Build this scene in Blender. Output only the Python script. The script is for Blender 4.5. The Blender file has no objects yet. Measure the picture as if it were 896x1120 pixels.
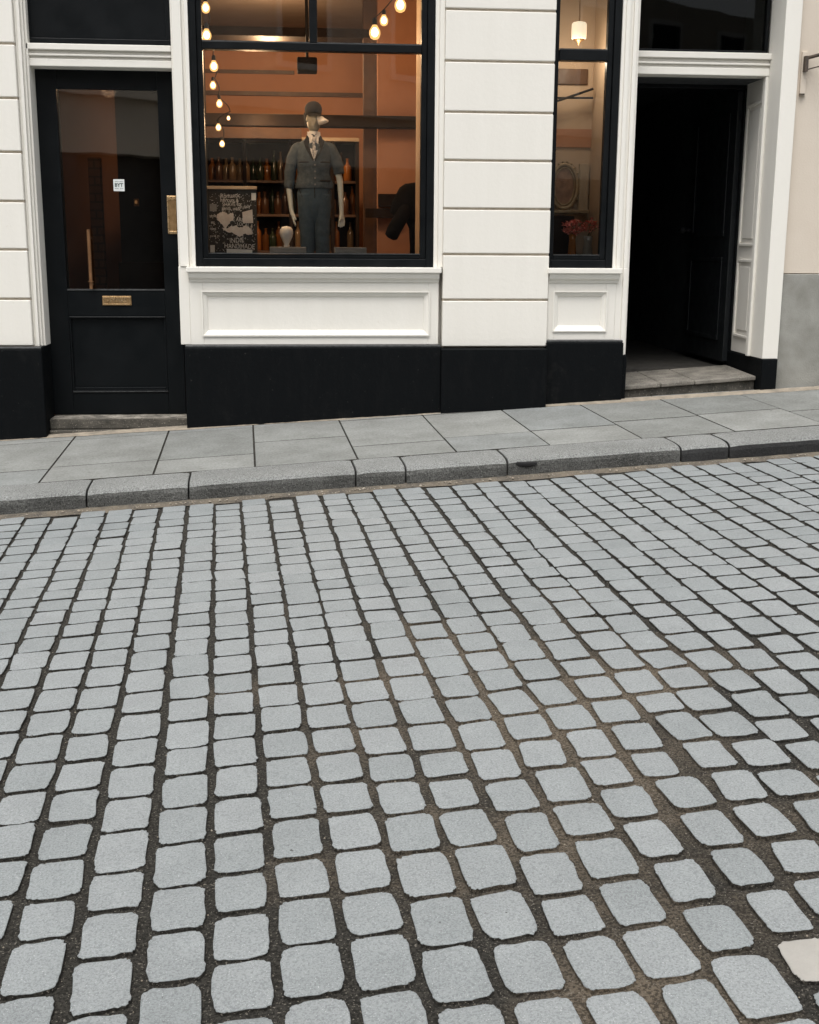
import bpy, bmesh, math, random
from mathutils import Vector, Matrix, noise
R=math.radians
random.seed(7)
sc=bpy.context.scene
col=sc.collection
# ------------------------------------------------------------------ camera
F,PI_,YA,RO=1305.74,0.218669,-0.0909769,0.0056105
CAM=Vector((0,-7.8,1.1126))
fw=Vector((-math.sin(YA)*math.cos(PI_),math.cos(YA)*math.cos(PI_),-math.sin(PI_)))
r0=Vector((math.cos(YA),math.sin(YA),0)); u0=r0.cross(fw)
rt=math.cos(RO)*r0+math.sin(RO)*u0; up=rt.cross(fw)
cd=bpy.data.cameras.new('camera'); cam=bpy.data.objects.new('camera',cd); col.objects.link(cam); sc.camera=cam
M=Matrix.Identity(4)
for i in range(3):
    M[i][0]=rt[i]; M[i][1]=up[i]; M[i][2]=-fw[i]; M[i][3]=CAM[i]
cam.matrix_world=M
cd.sensor_fit='HORIZONTAL'; cd.sensor_width=36; cd.lens=F/896*36; cd.clip_start=.05; cd.clip_end=900
def at(px,py,Y):
    d=fw+(px-448)/F*rt-(py-560)/F*up
    return CAM+d*((Y-CAM.y)/d.y)
def ax(px,py,Y): return at(px,py,Y).x
def az(px,py,Y): return at(px,py,Y).z
G=.0558
def pave_z(x,y): return G*x+.02*y
def road_z(x,y): return G*x+.0253*y-.0908
KA=math.atan(.045); CK,SK=math.cos(KA),math.sin(KA)
def st(s,t): return s*CK-t*SK, s*SK+t*CK      # along the kerb, across it

# ------------------------------------------------------------------ materials
def mat(name):
    m=bpy.data.materials.new(name); m.use_nodes=True
    nt=m.node_tree; b=nt.nodes['Principled BSDF']
    return m,nt,b
def N(nt,t,**k):
    n=nt.nodes.new(t)
    for a,v in k.items(): setattr(n,a,v)
    return n
def coords(nt,scale=None):
    tc=N(nt,'ShaderNodeTexCoord')
    if scale is None: return tc.outputs['Object']
    mp=N(nt,'ShaderNodeMapping'); mp.inputs['Scale'].default_value=scale
    nt.links.new(tc.outputs['Object'],mp.inputs['Vector']); return mp.outputs['Vector']
def noise_n(nt,vec,scale,detail=4,rough=.55):
    n=N(nt,'ShaderNodeTexNoise'); n.inputs['Scale'].default_value=scale; n.inputs['Detail'].default_value=detail; n.inputs['Roughness'].default_value=rough
    nt.links.new(vec,n.inputs['Vector']); return n.outputs['Fac']
def ramp(nt,fac,stops):
    r=N(nt,'ShaderNodeValToRGB'); e=r.color_ramp.elements
    while len(e)<len(stops): e.new(.5)
    for i,(p,c) in enumerate(stops):
        e[i].position=p; e[i].color=(c,c,c,1) if not isinstance(c,tuple) else (*c,1)
    nt.links.new(fac,r.inputs['Fac']); return r.outputs['Color']
def mixc(nt,f,a,b,mode='MIX'):
    m=N(nt,'ShaderNodeMix',data_type='RGBA',blend_type=mode)
    for k,v in ((0,f),(6,a),(7,b)):
        if hasattr(v,'is_linked') or hasattr(v,'links'): nt.links.new(v,m.inputs[k])
        elif k==0: m.inputs[0].default_value=v
        else: m.inputs[k].default_value=(*v,1)
    return m.outputs[2]
def bump(nt,b,h,dist,strength=1):
    n=N(nt,'ShaderNodeBump'); n.inputs['Distance'].default_value=dist; n.inputs['Strength'].default_value=strength
    nt.links.new(h,n.inputs['Height']); nt.links.new(n.outputs['Normal'],b.inputs['Normal'])
def surf(name,c,c2=None,rough=.5,scale=6,fine=120,bd=.0006,metal=0,spots=None,spec=.5,lo=.35,hi=.65):
    m,nt,b=mat(name); v=coords(nt)
    c2=c2 or tuple(x*.85 for x in c)
    n1=noise_n(nt,v,scale,6,.6)
    cc=mixc(nt,ramp(nt,n1,[(lo,0.),(hi,1.)]),c,c2)
    if spots:
        cc=mixc(nt,ramp(nt,noise_n(nt,v,spots[0],2,.5),[(spots[1],0.),(spots[1]+.04,1.)]),cc,spots[2])
    nt.links.new(cc,b.inputs['Base Color'])
    b.inputs['Metallic'].default_value=metal; b.inputs['Specular IOR Level'].default_value=spec
    rr=ramp(nt,noise_n(nt,v,scale*2.3,3),[(.3,max(0,rough-.08)),(.7,min(1,rough+.1))]); nt.links.new(rr,b.inputs['Roughness'])
    if bd: bump(nt,b,noise_n(nt,v,fine,3,.6),bd)
    return m
MT={}
# cream render with faint vertical streaks and grime
def cream(name,c,c2,grime):
    m,nt,b=mat(name); v=coords(nt); vs=coords(nt,(9,9,.9))
    cc=mixc(nt,ramp(nt,noise_n(nt,vs,1.3,6,.6),[(.35,0.),(.75,1.)]),c,c2)
    sp=ramp(nt,noise_n(nt,v,17,8,.7),[(.66,0.),(.74,1.)])
    cc=mixc(nt,mixc(nt,.35,(0,0,0),sp),cc,grime)
    nt.links.new(cc,b.inputs['Base Color']); b.inputs['Roughness'].default_value=.55; b.inputs['Specular IOR Level'].default_value=.35
    bump(nt,b,noise_n(nt,v,35,6,.6),.0012)
    return m
MT['cream']=cream('cream_paint',(.81,.782,.718),(.785,.757,.692),(.60,.54,.45))
MT['creamtrim']=cream('cream_trim_paint',(.82,.792,.728),(.79,.762,.696),(.60,.54,.45))
MT['groove']=surf('groove_tan',(.62,.54,.44),(.50,.43,.34),rough=.8,scale=20)  # backing seen in the grooves, a darker tan than the piers
# black masonry paint: dusty, scuffed
def blackwall():
    m,nt,b=mat('black_masonry_paint'); v=coords(nt); vs=coords(nt,(6,6,1.5))
    cc=mixc(nt,ramp(nt,noise_n(nt,vs,3,6,.7),[(.5,0.),(.85,1.)]),(.0032,.0041,.0048),(.0070,.0075,.0079))
    cc=mixc(nt,ramp(nt,noise_n(nt,v,5,8,.75),[(.58,0.),(.76,1.)]),cc,(.013,.013,.0128))
    cc=mixc(nt,ramp(nt,noise_n(nt,v,42,5,.75),[(.66,0.),(.71,1.)]),cc,(.050,.048,.044))
    nt.links.new(cc,b.inputs['Base Color']); b.inputs['Roughness'].default_value=.65; b.inputs['Specular IOR Level'].default_value=.09
    bump(nt,b,noise_n(nt,v,50,6,.65),.0015); return m
MT['blackwall']=blackwall()
MT['black']=surf('black_gloss_paint',(.0045,.0056,.0064),(.0065,.0076,.0085),rough=.38,scale=5,fine=40,bd=.0001,spec=.16)
MT['blackdoor']=surf('black_door_paint',(.0040,.0052,.0060),(.0058,.0070,.0080),rough=.36,scale=3,fine=30,bd=.0001,spec=.16)
MT['scuff']=surf('worn_edge_paint',(.06,.062,.062),(.02,.021,.022),rough=.5,scale=40,bd=0)
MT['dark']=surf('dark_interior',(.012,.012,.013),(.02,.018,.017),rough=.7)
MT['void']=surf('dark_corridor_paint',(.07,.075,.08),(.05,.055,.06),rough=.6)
MT['opendoor']=surf('lifted_black_door_paint',(.010,.012,.0135),(.013,.015,.0165),rough=.4,spec=.4,bd=.0002)  # black door paint lightened in colour to offset the unlit corridor
MT['brass']=surf('aged_brass',(.52,.33,.16),(.36,.22,.10),rough=.38,scale=30,metal=.85,bd=.0003)
MT['brassdim']=surf('dull_copper_brass',(.30,.15,.07),(.20,.10,.045),rough=.45,scale=30,metal=.6,bd=0)
MT['brasslight']=surf('polished_brass',(.72,.52,.30),(.6,.4,.2),rough=.28,scale=30,metal=.8,bd=0)
MT['stepstone']=surf('door_step_stone',(.23,.212,.182),(.105,.097,.082),rough=.85,scale=9,fine=160,bd=.003,spots=(120,.6,(.3,.28,.24)))
MT['stepside']=surf('door_step_rough_stone',(.11,.10,.082),(.05,.046,.038),rough=.9,scale=14,fine=120,bd=.006,spots=(90,.62,(.2,.18,.15)))
MT['stepstained']=surf('worn_step_stone',(.36,.33,.28),(.07,.062,.052),rough=.85,scale=11,fine=110,bd=.006,spots=(70,.6,(.05,.045,.038)))
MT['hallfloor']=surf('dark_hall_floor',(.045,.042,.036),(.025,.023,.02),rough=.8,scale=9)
MT['mortar']=surf('old_mortar',(.34,.29,.225),(.20,.175,.14),rough=.95,scale=14,fine=90,bd=.004)
def granite(name,c,c2,sp,bd,bscale):
    m,nt,b=mat(name); v=coords(nt)
    cc=mixc(nt,ramp(nt,noise_n(nt,v,2.2,6,.65),[(.35,0.),(.7,1.)]),c,c2)
    cc=mixc(nt,ramp(nt,noise_n(nt,v,150,3,.7),[(.44,0.),(.58,1.)]),cc,mixc(nt,1.,cc,(sp,sp,sp),'MULTIPLY'))
    cc=mixc(nt,ramp(nt,noise_n(nt,v,300,1,.5),[(.66,0.),(.70,1.)]),cc,tuple(min(1,x*1.9) for x in c))
    nt.links.new(cc,b.inputs['Base Color']); b.inputs['Roughness'].default_value=.8; b.inputs['Specular IOR Level'].default_value=.3
    bump(nt,b,noise_n(nt,v,bscale,5,.7),bd); return m
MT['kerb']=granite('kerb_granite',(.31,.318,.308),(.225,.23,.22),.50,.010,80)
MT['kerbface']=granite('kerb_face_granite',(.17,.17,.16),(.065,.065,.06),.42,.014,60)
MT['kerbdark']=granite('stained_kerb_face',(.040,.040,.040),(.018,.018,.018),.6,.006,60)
MT['granite']=surf('grey_granite_base',(.34,.335,.305),(.21,.205,.18),rough=.85,scale=3.2,fine=110,bd=.003)
# paving slabs, each its own tone
def slabs():
    m,nt,b=mat('paving_slab_stone'); v=coords(nt)
    g=N(nt,'ShaderNodeNewGeometry')
    t=ramp(nt,g.outputs['Random Per Island'],[(0.,(.225,.236,.228)),(.35,(.280,.288,.276)),(.7,(.325,.332,.318)),(1.,(.265,.280,.278))])
    cc=mixc(nt,ramp(nt,noise_n(nt,v,3.,8,.65),[(.32,0.),(.75,1.)]),t,mixc(nt,1.,t,(.62,.615,.60),'MULTIPLY'))
    cc=mixc(nt,ramp(nt,noise_n(nt,v,75,5,.8),[(.42,0.),(.60,1.)]),cc,mixc(nt,1.,cc,(.70,.70,.69),'MULTIPLY'))
    cc=mixc(nt,ramp(nt,noise_n(nt,v,14,8,.75),[(.60,0.),(.70,1.)]),cc,mixc(nt,1.,cc,(.66,.65,.63),'MULTIPLY'))
    cc=mixc(nt,ramp(nt,noise_n(nt,v,26,3,.6),[(.72,0.),(.75,1.)]),cc,(.05,.048,.045))
    nt.links.new(cc,b.inputs['Base Color']); b.inputs['Roughness'].default_value=.78; b.inputs['Specular IOR Level'].default_value=.3
    bump(nt,b,noise_n(nt,v,70,6,.65),.0016); return m
MT['slab']=slabs()
def setts():
    m,nt,b=mat('sett_stone'); v=coords(nt)
    g=N(nt,'ShaderNodeNewGeometry')
    t=ramp(nt,g.outputs['Random Per Island'],[(0.,(.252,.273,.275)),(.3,(.270,.291,.293)),(.6,(.279,.299,.301)),(.94,(.290,.309,.311)),(1.,(.272,.294,.296))])
    cc=mixc(nt,ramp(nt,noise_n(nt,v,7.,5,.6),[(.3,0.),(.75,1.)]),t,mixc(nt,1.,t,(.86,.86,.86),'MULTIPLY'))
    cc=mixc(nt,ramp(nt,noise_n(nt,v,200,3,.7),[(.46,0.),(.60,1.)]),cc,mixc(nt,1.,cc,(.70,.70,.71),'MULTIPLY'))
    wd=noise_n(nt,v,.55,6,.7); cc=mixc(nt,ramp(nt,wd,[(.52,0.),(.76,1.)]),cc,mixc(nt,1.,cc,(.78,.79,.79),'MULTIPLY'))
    cc=mixc(nt,ramp(nt,noise_n(nt,v,420,1,.5),[(.69,0.),(.73,1.)]),cc,(.50,.51,.51))
    cc=mixc(nt,ramp(nt,noise_n(nt,v,38,2,.6),[(.765,0.),(.78,1.)]),cc,(.07,.07,.07))
    nt.links.new(cc,b.inputs['Base Color']); b.inputs['Roughness'].default_value=.72; b.inputs['Specular IOR Level'].default_value=.35
    h=N(nt,'ShaderNodeMath',operation='ADD')
    nt.links.new(noise_n(nt,v,130,4,.7),h.inputs[0]); nt.links.new(noise_n(nt,v,22,3,.6),h.inputs[1])
    bump(nt,b,h.outputs[0],.0022); return m
MT['sett']=setts()
MT['palesett']=surf('pale_sett_stone',(.36,.345,.315),(.30,.288,.262),rough=.75,scale=9,fine=150,bd=.002)
def bed():
    m,nt,b=mat('joint_grit'); v=coords(nt)
    vm=N(nt,'ShaderNodeVectorMath',operation='DISTANCE'); mpp=N(nt,'ShaderNodeMapping'); mpp.inputs['Scale'].default_value=(1.25,.62,0)
    nt.links.new(v,mpp.inputs['Vector']); nt.links.new(mpp.outputs[0],vm.inputs[0]); vm.inputs[1].default_value=(.62*1.25,-4.75*.62,0)
    a_=N(nt,'ShaderNodeMath',operation='MULTIPLY'); a_.inputs[1].default_value=-.30; nt.links.new(vm.outputs['Value'],a_.inputs[0])
    a2=N(nt,'ShaderNodeMath',operation='ADD'); nt.links.new(a_.outputs[0],a2.inputs[0]); nt.links.new(noise_n(nt,v,1.9,5,.6),a2.inputs[1])
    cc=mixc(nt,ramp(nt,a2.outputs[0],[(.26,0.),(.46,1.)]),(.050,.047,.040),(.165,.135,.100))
    cc=mixc(nt,ramp(nt,noise_n(nt,v,9,5,.7),[(.62,0.),(.78,1.)]),cc,(.085,.074,.060))
    cc=mixc(nt,ramp(nt,noise_n(nt,v,150,3,.7),[(.45,0.),(.56,1.)]),cc,mixc(nt,1.,cc,(.38,.38,.38),'MULTIPLY'))
    cc=mixc(nt,ramp(nt,noise_n(nt,v,190,2,.6),[(.62,0.),(.68,1.)]),cc,(.22,.20,.17))
    nt.links.new(cc,b.inputs['Base Color']); b.inputs['Roughness'].default_value=.95; b.inputs['Specular IOR Level'].default_value=.2
    bump(nt,b,noise_n(nt,v,150,5,.75),.008); return m
MT['bed']=bed()
MT['dirt']=surf('gutter_dirt',(.16,.135,.10),(.08,.07,.058),rough=.95,scale=12,fine=130,bd=.006,spots=(110,.63,(.22,.2,.17)))
MT['beige']=surf('beige_render',(.65,.575,.485),(.61,.53,.44),rough=.85,scale=1.6,fine=90,bd=.0012)
MT['opp']=surf('opposite_render',(.66,.57,.46),(.58,.50,.40),rough=.85,scale=1.2,fine=60,bd=.001)
MT['oppdark']=surf('opposite_shopfront_paint',(.03,.028,.026),(.05,.045,.04),rough=.4)
MT['iron']=surf('rusty_iron',(.045,.036,.03),(.10,.07,.05),rough=.7,scale=60,bd=.001)
MT['terracotta']=surf('terracotta_plaster',(.50,.25,.145),(.42,.20,.11),rough=.8,scale=1.8)
MT['tan']=surf('tan_plaster',(.58,.44,.32),(.52,.38,.26),rough=.75,scale=2.5)
MT['brownwood']=surf('brown_wood',(.07,.035,.02),(.12,.06,.03),rough=.5,scale=8)
MT['palewood']=surf('pale_wood',(.50,.40,.29),(.42,.32,.22),rough=.6,scale=8)
MT['darkwood']=surf('dark_wood',(.018,.012,.010),(.03,.02,.015),spec=.12,rough=.7,scale=8)
MT['floor']=surf('wooden_floor',(.14,.08,.045),(.08,.045,.025),rough=.5,scale=6)
MT['ceiling']=surf('dim_ceiling_paint',(.10,.075,.06),(.08,.06,.045),rough=.8,scale=2)
MT['manq']=surf('mannequin_cream_shell',(.56,.62,.60),(.52,.57,.55),rough=.45,scale=8,bd=0)
MT['manqface']=surf('mannequin_grey_face',(.34,.33,.28),(.30,.29,.25),rough=.5,scale=8,bd=0)
MT['white']=surf('white_porcelain',(.80,.79,.76),(.76,.75,.72),rough=.4,scale=8,bd=0)
MT['jacket']=surf('charcoal_tweed',(.040,.060,.080),(.080,.104,.124),rough=.9,scale=40,fine=300,bd=.001)
MT['trouser']=surf('slate_wool',(.038,.068,.098),(.056,.088,.118),rough=.9,scale=25,fine=300,bd=.001)
MT['felt']=surf('black_felt',(.012,.012,.014),(.02,.02,.022),rough=.95,scale=30,bd=.001)
MT['shirt']=surf('white_cotton',(.72,.71,.69),(.64,.63,.62),rough=.85,scale=30,bd=.0005)
MT['tie']=surf('grey_patterned_silk',(.62,.61,.60),(.25,.26,.28),rough=.6,scale=90,lo=.45,hi=.52,bd=0)
MT['blackcloth']=surf('black_quilted_cloth',(.008,.008,.009),(.013,.012,.012),spec=.1,rough=.9,scale=14,fine=60,bd=.004)
MT['plate']=surf('grey_slate_plate',(.30,.30,.29),(.24,.24,.235),rough=.6,scale=30)
MT['chalk']=surf('chalk',(.85,.83,.79),(.60,.58,.54),rough=.95,scale=60,bd=0)
MT['board']=surf('blackboard',(.022,.022,.021),(.045,.044,.042),rough=.85,scale=16,bd=0)
MT['paper']=surf('torn_paper',(.85,.80,.74),(.70,.62,.55),rough=.9,scale=22)
MT['sticker']=surf('white_sticker',(.78,.80,.78),(.74,.76,.74),rough=.5,scale=22,bd=0)
MT['ink']=surf('dark_green_ink',(.03,.06,.055),(.04,.07,.065),rough=.6,scale=22,bd=0)
MT['petal']=surf('coral_petals',(.85,.22,.17),(.92,.42,.35),rough=.7,scale=60,bd=0)
MT['leaf']=surf('dark_leaves',(.05,.07,.03),(.09,.10,.045),rough=.6,scale=40,bd=0)
MT['gilt']=surf('dull_gilt',(.42,.32,.20),(.30,.22,.13),rough=.5,scale=30,metal=.3)
MT['oldmirror']=surf('clouded_mirror',(.22,.13,.09),(.40,.24,.16),rough=.4,scale=14,bd=0)
MT['steel']=surf('grey_metal',(.25,.25,.25),(.2,.2,.2),rough=.4,scale=20,metal=.7,bd=0)
def emis(name,c,s):
    m,nt,b=mat(name); b.inputs['Base Color'].default_value=(*c,1); b.inputs['Emission Color'].default_value=(*c,1); b.inputs['Emission Strength'].default_value=s; return m
MT['bulb']=emis('glowing_filament_bulb',(1,.66,.34),14)
def shell():
    m,nt,b=mat('amber_bulb_glass'); nt.nodes.remove(b); out=nt.nodes['Material Output']
    tr=N(nt,'ShaderNodeBsdfTransparent'); em=N(nt,'ShaderNodeEmission'); mx=N(nt,'ShaderNodeMixShader'); em.inputs[0].default_value=(1,.50,.17,1); em.inputs[1].default_value=1.25
    mx.inputs[0].default_value=.62; nt.links.new(tr.outputs[0],mx.inputs[1]); nt.links.new(em.outputs[0],mx.inputs[2]); nt.links.new(mx.outputs[0],out.inputs[0]); return m
MT['bulbshell']=shell()
MT['lampglass']=emis('opal_lamp_glass',(1,.86,.64),.55)
def glass(name,ior=1.5,tint=(1,1,1)):
    m,nt,b=mat(name); nt.nodes.remove(b)
    out=nt.nodes['Material Output']; tr=N(nt,'ShaderNodeBsdfTransparent'); gl=N(nt,'ShaderNodeBsdfGlossy'); fr=N(nt,'ShaderNodeFresnel'); mx=N(nt,'ShaderNodeMixShader')
    tr.inputs['Color'].default_value=(*tint,1); gl.inputs['Roughness'].default_value=.015; fr.inputs['IOR'].default_value=ior
    tc=coords(nt); bm=N(nt,'ShaderNodeBump'); bm.inputs['Distance'].default_value=.0004; nt.links.new(noise_n(nt,tc,2.2,2),bm.inputs['Height'])
    nt.links.new(bm.outputs[0],gl.inputs['Normal'])
    nt.links.new(fr.outputs[0],mx.inputs[0]); nt.links.new(tr.outputs[0],mx.inputs[1]); nt.links.new(gl.outputs[0],mx.inputs[2]); nt.links.new(mx.outputs[0],out.inputs[0]); return m
MT['glass']=glass('window_glass',1.55,(.96,.97,.96))
MT['doorglass']=glass('door_glass',2.1,(.70,.70,.69))
MT['fanlight']=glass('dark_fanlight_glass',1.3,(.30,.34,.32))
def bottle_mat(name,c):
    m,nt,b=mat(name); b.inputs['Base Color'].default_value=(*c,1); b.inputs['Roughness'].default_value=.12; b.inputs['Specular IOR Level'].default_value=.7; return m
BOT=[bottle_mat('amber_bottle_glass',(.26,.09,.02)),bottle_mat('green_bottle_glass',(.02,.03,.015)),bottle_mat('clear_bottle_glass',(.20,.13,.07)),bottle_mat('ruby_bottle_glass',(.16,.035,.02)),bottle_mat('brown_bottle_glass',(.09,.04,.02))]
MT['label']=surf('bottle_label_paper',(.62,.50,.34),(.50,.36,.20),rough=.8,scale=50,bd=0)

# ------------------------------------------------------------------ mesh helper
class MB:
    def __init__(s): s.v=[]; s.f=[]; s.m=[]
    def add(s,vs,fs,mi=0):
        o=len(s.v); s.v+= [tuple(p) for p in vs]; s.f+=[tuple(i+o for i in f) for f in fs]; s.m+=[mi]*len(fs); return s
    def box(s,x0,x1,y0,y1,z0,z1,mi=0,skewz=0,front=None):
        # skewz: bottom follows the street's grade
        a=skewz*(x1-x0)
        vs=[(x0,y0,z0),(x1,y0,z0+a),(x1,y1,z0+a),(x0,y1,z0),(x0,y0,z1),(x1,y0,z1),(x1,y1,z1),(x0,y1,z1)]
        fs=[(3,2,1,0),(4,5,6,7),(0,1,5,4),(1,2,6,5),(2,3,7,6),(3,0,4,7)]
        s.add(vs,fs,mi)
        if front is not None: s.m[-4]=front
        return s
    def ring_loft(s,rings,mi=0,cap=True):
        n=len(rings[0]); o=len(s.v); fs=[]
        for k in range(len(rings)-1):
            for i in range(n):
                j=(i+1)%n; fs.append((k*n+i,k*n+j,(k+1)*n+j,(k+1)*n+i))
        if cap: fs.append(tuple(range(n))[::-1]); fs.append(tuple((len(rings)-1)*n+i for i in range(n)))
        return s.add([p for r in rings for p in r],fs,mi)
    def ell(s,spec,n=20,mi=0,cap=True,ox=0,oy=0,oz=0,pw=1.0):
        # spec: (cx,cy,z,rx,ry) rings
        rs=[]
        for cx,cy,z,rx,ry in spec:
            rs.append([(ox+cx+rx*math.copysign(abs(math.cos(a))**pw,math.cos(a)),oy+cy+ry*math.copysign(abs(math.sin(a))**pw,math.sin(a)),oz+z) for a in [2*math.pi*i/n for i in range(n)]])
        return s.ring_loft(rs,mi,cap)
    def lathe(s,prof,c,n=16,mi=0):
        return s.ell([(c[0],c[1],c[2]+z,max(r,1e-4),max(r,1e-4)) for r,z in prof],n,mi)
    def tube(s,path,rad,n=10,mi=0,flat=1.0):
        path=[Vector(p) for p in path]; rad=rad if isinstance(rad,(list,tuple)) else [rad]*len(path)
        rs=[]; prev=None
        for i,p in enumerate(path):
            d=(path[min(i+1,len(path)-1)]-path[max(i-1,0)]).normalized()
            ref=Vector((0,1,0)) if abs(d.y)<.9 else Vector((1,0,0))
            if prev is None: a=d.cross(ref).normalized()
            else: a=(prev-d*prev.dot(d)).normalized()
            prev=a; b=d.cross(a)
            rs.append([p+rad[i]*(math.cos(t)*a+flat*math.sin(t)*b) for t in [2*math.pi*k/n for k in range(n)]])
        return s.ring_loft(rs,mi)
    def build(s,name,mats,parent=None,smooth=False,bevel=0,seg=2,subd=0,kind=None,angle=35):
        me=bpy.data.meshes.new(name); me.from_pydata(s.v,[],s.f)
        bm=bmesh.new(); bm.from_mesh(me); bmesh.ops.recalc_face_normals(bm,faces=bm.faces); bm.to_mesh(me); bm.free()
        for m in (mats if isinstance(mats,(list,tuple)) else [mats]): me.materials.append(MT[m] if isinstance(m,str) else m)
        me.polygons.foreach_set('material_index',s.m)
        if smooth: me.polygons.foreach_set('use_smooth',[True]*len(me.polygons))
        o=bpy.data.objects.new(name,me); col.objects.link(o)
        if parent is not None: o.parent=parent; o.matrix_parent_inverse=Matrix.Translation(-parent.location) if parent.type=='EMPTY' or True else None
        if bevel:
            b=o.modifiers.new('bevel','BEVEL'); b.width=bevel; b.segments=seg; b.limit_method='ANGLE'; b.angle_limit=R(angle); b.harden_normals=False
        if subd:
            q=o.modifiers.new('subd','SUBSURF'); q.levels=subd; q.render_levels=subd
        if kind: o['kind']=kind
        return o
def split(self,name,mats,parent=None,**k):
    # every box becomes a part of its own
    out=[]
    for i in range(0,len(self.v),8):
        q=MB(); q.v=self.v[i:i+8]; q.f=[tuple(j-i for j in f) for f in self.f if i<=f[0]<i+8]; q.m=[mi for f,mi in zip(self.f,self.m) if i<=f[0]<i+8]
        out.append(q.build(name,mats,parent,**k))
    return out
MB.split=split
def thing(name,label,cat,loc=(0,0,0),group=None):
    o=bpy.data.objects.new(name,None); col.objects.link(o); o.location=loc; o.empty_display_size=.1
    o['label']=label; o['category']=cat
    if group: o['group']=group
    return o
def tag(o,label,cat,group=None):
    o['label']=label; o['category']=cat
    if group: o['group']=group
    return o
# parts of parts keep world coordinates because the parent part sits at the world origin of its thing
_ob=MB.build
def build(self,name,mats,parent=None,**k):
    o=_ob(self,name,mats,None,**k)
    if parent is not None:
        o.parent=parent
        root=parent
        while root.parent is not None: root=root.parent
        if parent is root: o.location=-Vector(root.location)
    return o
MB.build=build

# ================================================================== GROUND
g=MB(); 
def gz(x,y): return road_z(x,y)-.30
g.add([(x,y,gz(x,y)) for x,y in ((-300,-300),(300,-300),(300,300),(-300,300))],[(0,1,2,3)]).build('ground','bed',kind='structure')

# ---- road bed under the setts (a gently uneven sheet)
b=MB(); S0,S1,T0,T1=-9.0,12.0,-10.4,-1.70; ns,ntt=150,70
vs=[];fs=[]
for i in range(ns+1):
    for j in range(ntt+1):
        s=S0+(S1-S0)*i/ns; t=T0+(T1-T0)*j/ntt; x,y=st(s,t)
        vs.append((x,y,road_z(x,y)-.012+.004*noise.noise(Vector((s*2.3,t*2.3,3)))))
for i in range(ns):
    for j in range(ntt):
        a=i*(ntt+1)+j; fs.append((a,a+ntt+1,a+ntt+2,a+1))
b.add(vs,fs).build('road_bed','bed',smooth=True,kind='structure')

# ---- setts, laid in columns running across the street
sv=[];sf=[];smat=[]
rnd=random.Random(11)
nearexp=[4.0]
PALE=[(.690,-5.84)]
def sett(s,t,hw,hl,h,rot,n,tilt,shear):
    base=len(sv); tone=2 if any(abs(s-a)<hw+.006 and abs(t-b_)<hl+.008 for a,b_ in PALE) else 0
    seed=rnd.random()*100
    crad=rnd.uniform(.12,.45)
    cr=[rnd.uniform(.6,1.5) for _ in range(4)]
    wn=[rnd.uniform(-.022,.022) for _ in range(4)]
    pts=[]
    for i in range(n):
        a=2*math.pi*i/n+.3
        c,q=math.cos(a),math.sin(a)
        k=(0 if c>0 else 1) if q>0 else (3 if c>0 else 2)
        e=2/(nearexp[0]+3.2*(1-crad)/cr[k])
        px=math.copysign(abs(c)**e,c); py=math.copysign(abs(q)**e,q)
        px*=1+wn[0]*py+wn[2]*(1-py*py); py*=1+wn[1]*px+wn[3]*(1-px*px)
        nn=noise.noise(Vector((px*2.1,py*2.1,seed)))*.050+noise.noise(Vector((px*6,py*6,seed+9)))*.034+noise.noise(Vector((px*11,py*11,seed+5)))*.050+noise.noise(Vector((px*29,py*29,seed+2)))*.028
        px*=1+nn; py*=1+nn
        pts.append((px,py))
    cr_,sr_=math.cos(rot),math.sin(rot)
    rings=((.45,.0004),(.86,.0),(.972,-.0003),(.992,-.0009),(1.0,-.0022),(1.0,-.030))
    def P(px,py,dz):
        lx=px*hw+shear*py*hl; ly=py*hl
        gx=s+lx*cr_-ly*sr_; gy=t+lx*sr_+ly*cr_
        x,y=st(gx,gy)
        sv.append((x,y,road_z(x,y)+h+dz+tilt[0]*lx+tilt[1]*ly+.0016*noise.noise(Vector((gx*22,gy*22,seed)))))
    P(0,0,.0008)
    for sc_,dz in rings:
        for px,py in pts: P(px*sc_,py*sc_,dz)
    for i in range(n): sf.append((base,base+1+i,base+1+(i+1)%n)); smat.append(tone)
    for k in range(len(rings)-1):
        o=base+1+k*n
        for i in range(n):
            j=(i+1)%n; sf.append((o+i,o+n+i,o+n+j,o+j)); smat.append(1 if k==len(rings)-2 else tone)  # skirts take grit colour: joint dirt plus the dark shadow line, painted
pitch_s=.1333
k0=int((-7.0+.406)/pitch_s); k1=int((9.0+.406)/pitch_s)
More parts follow.
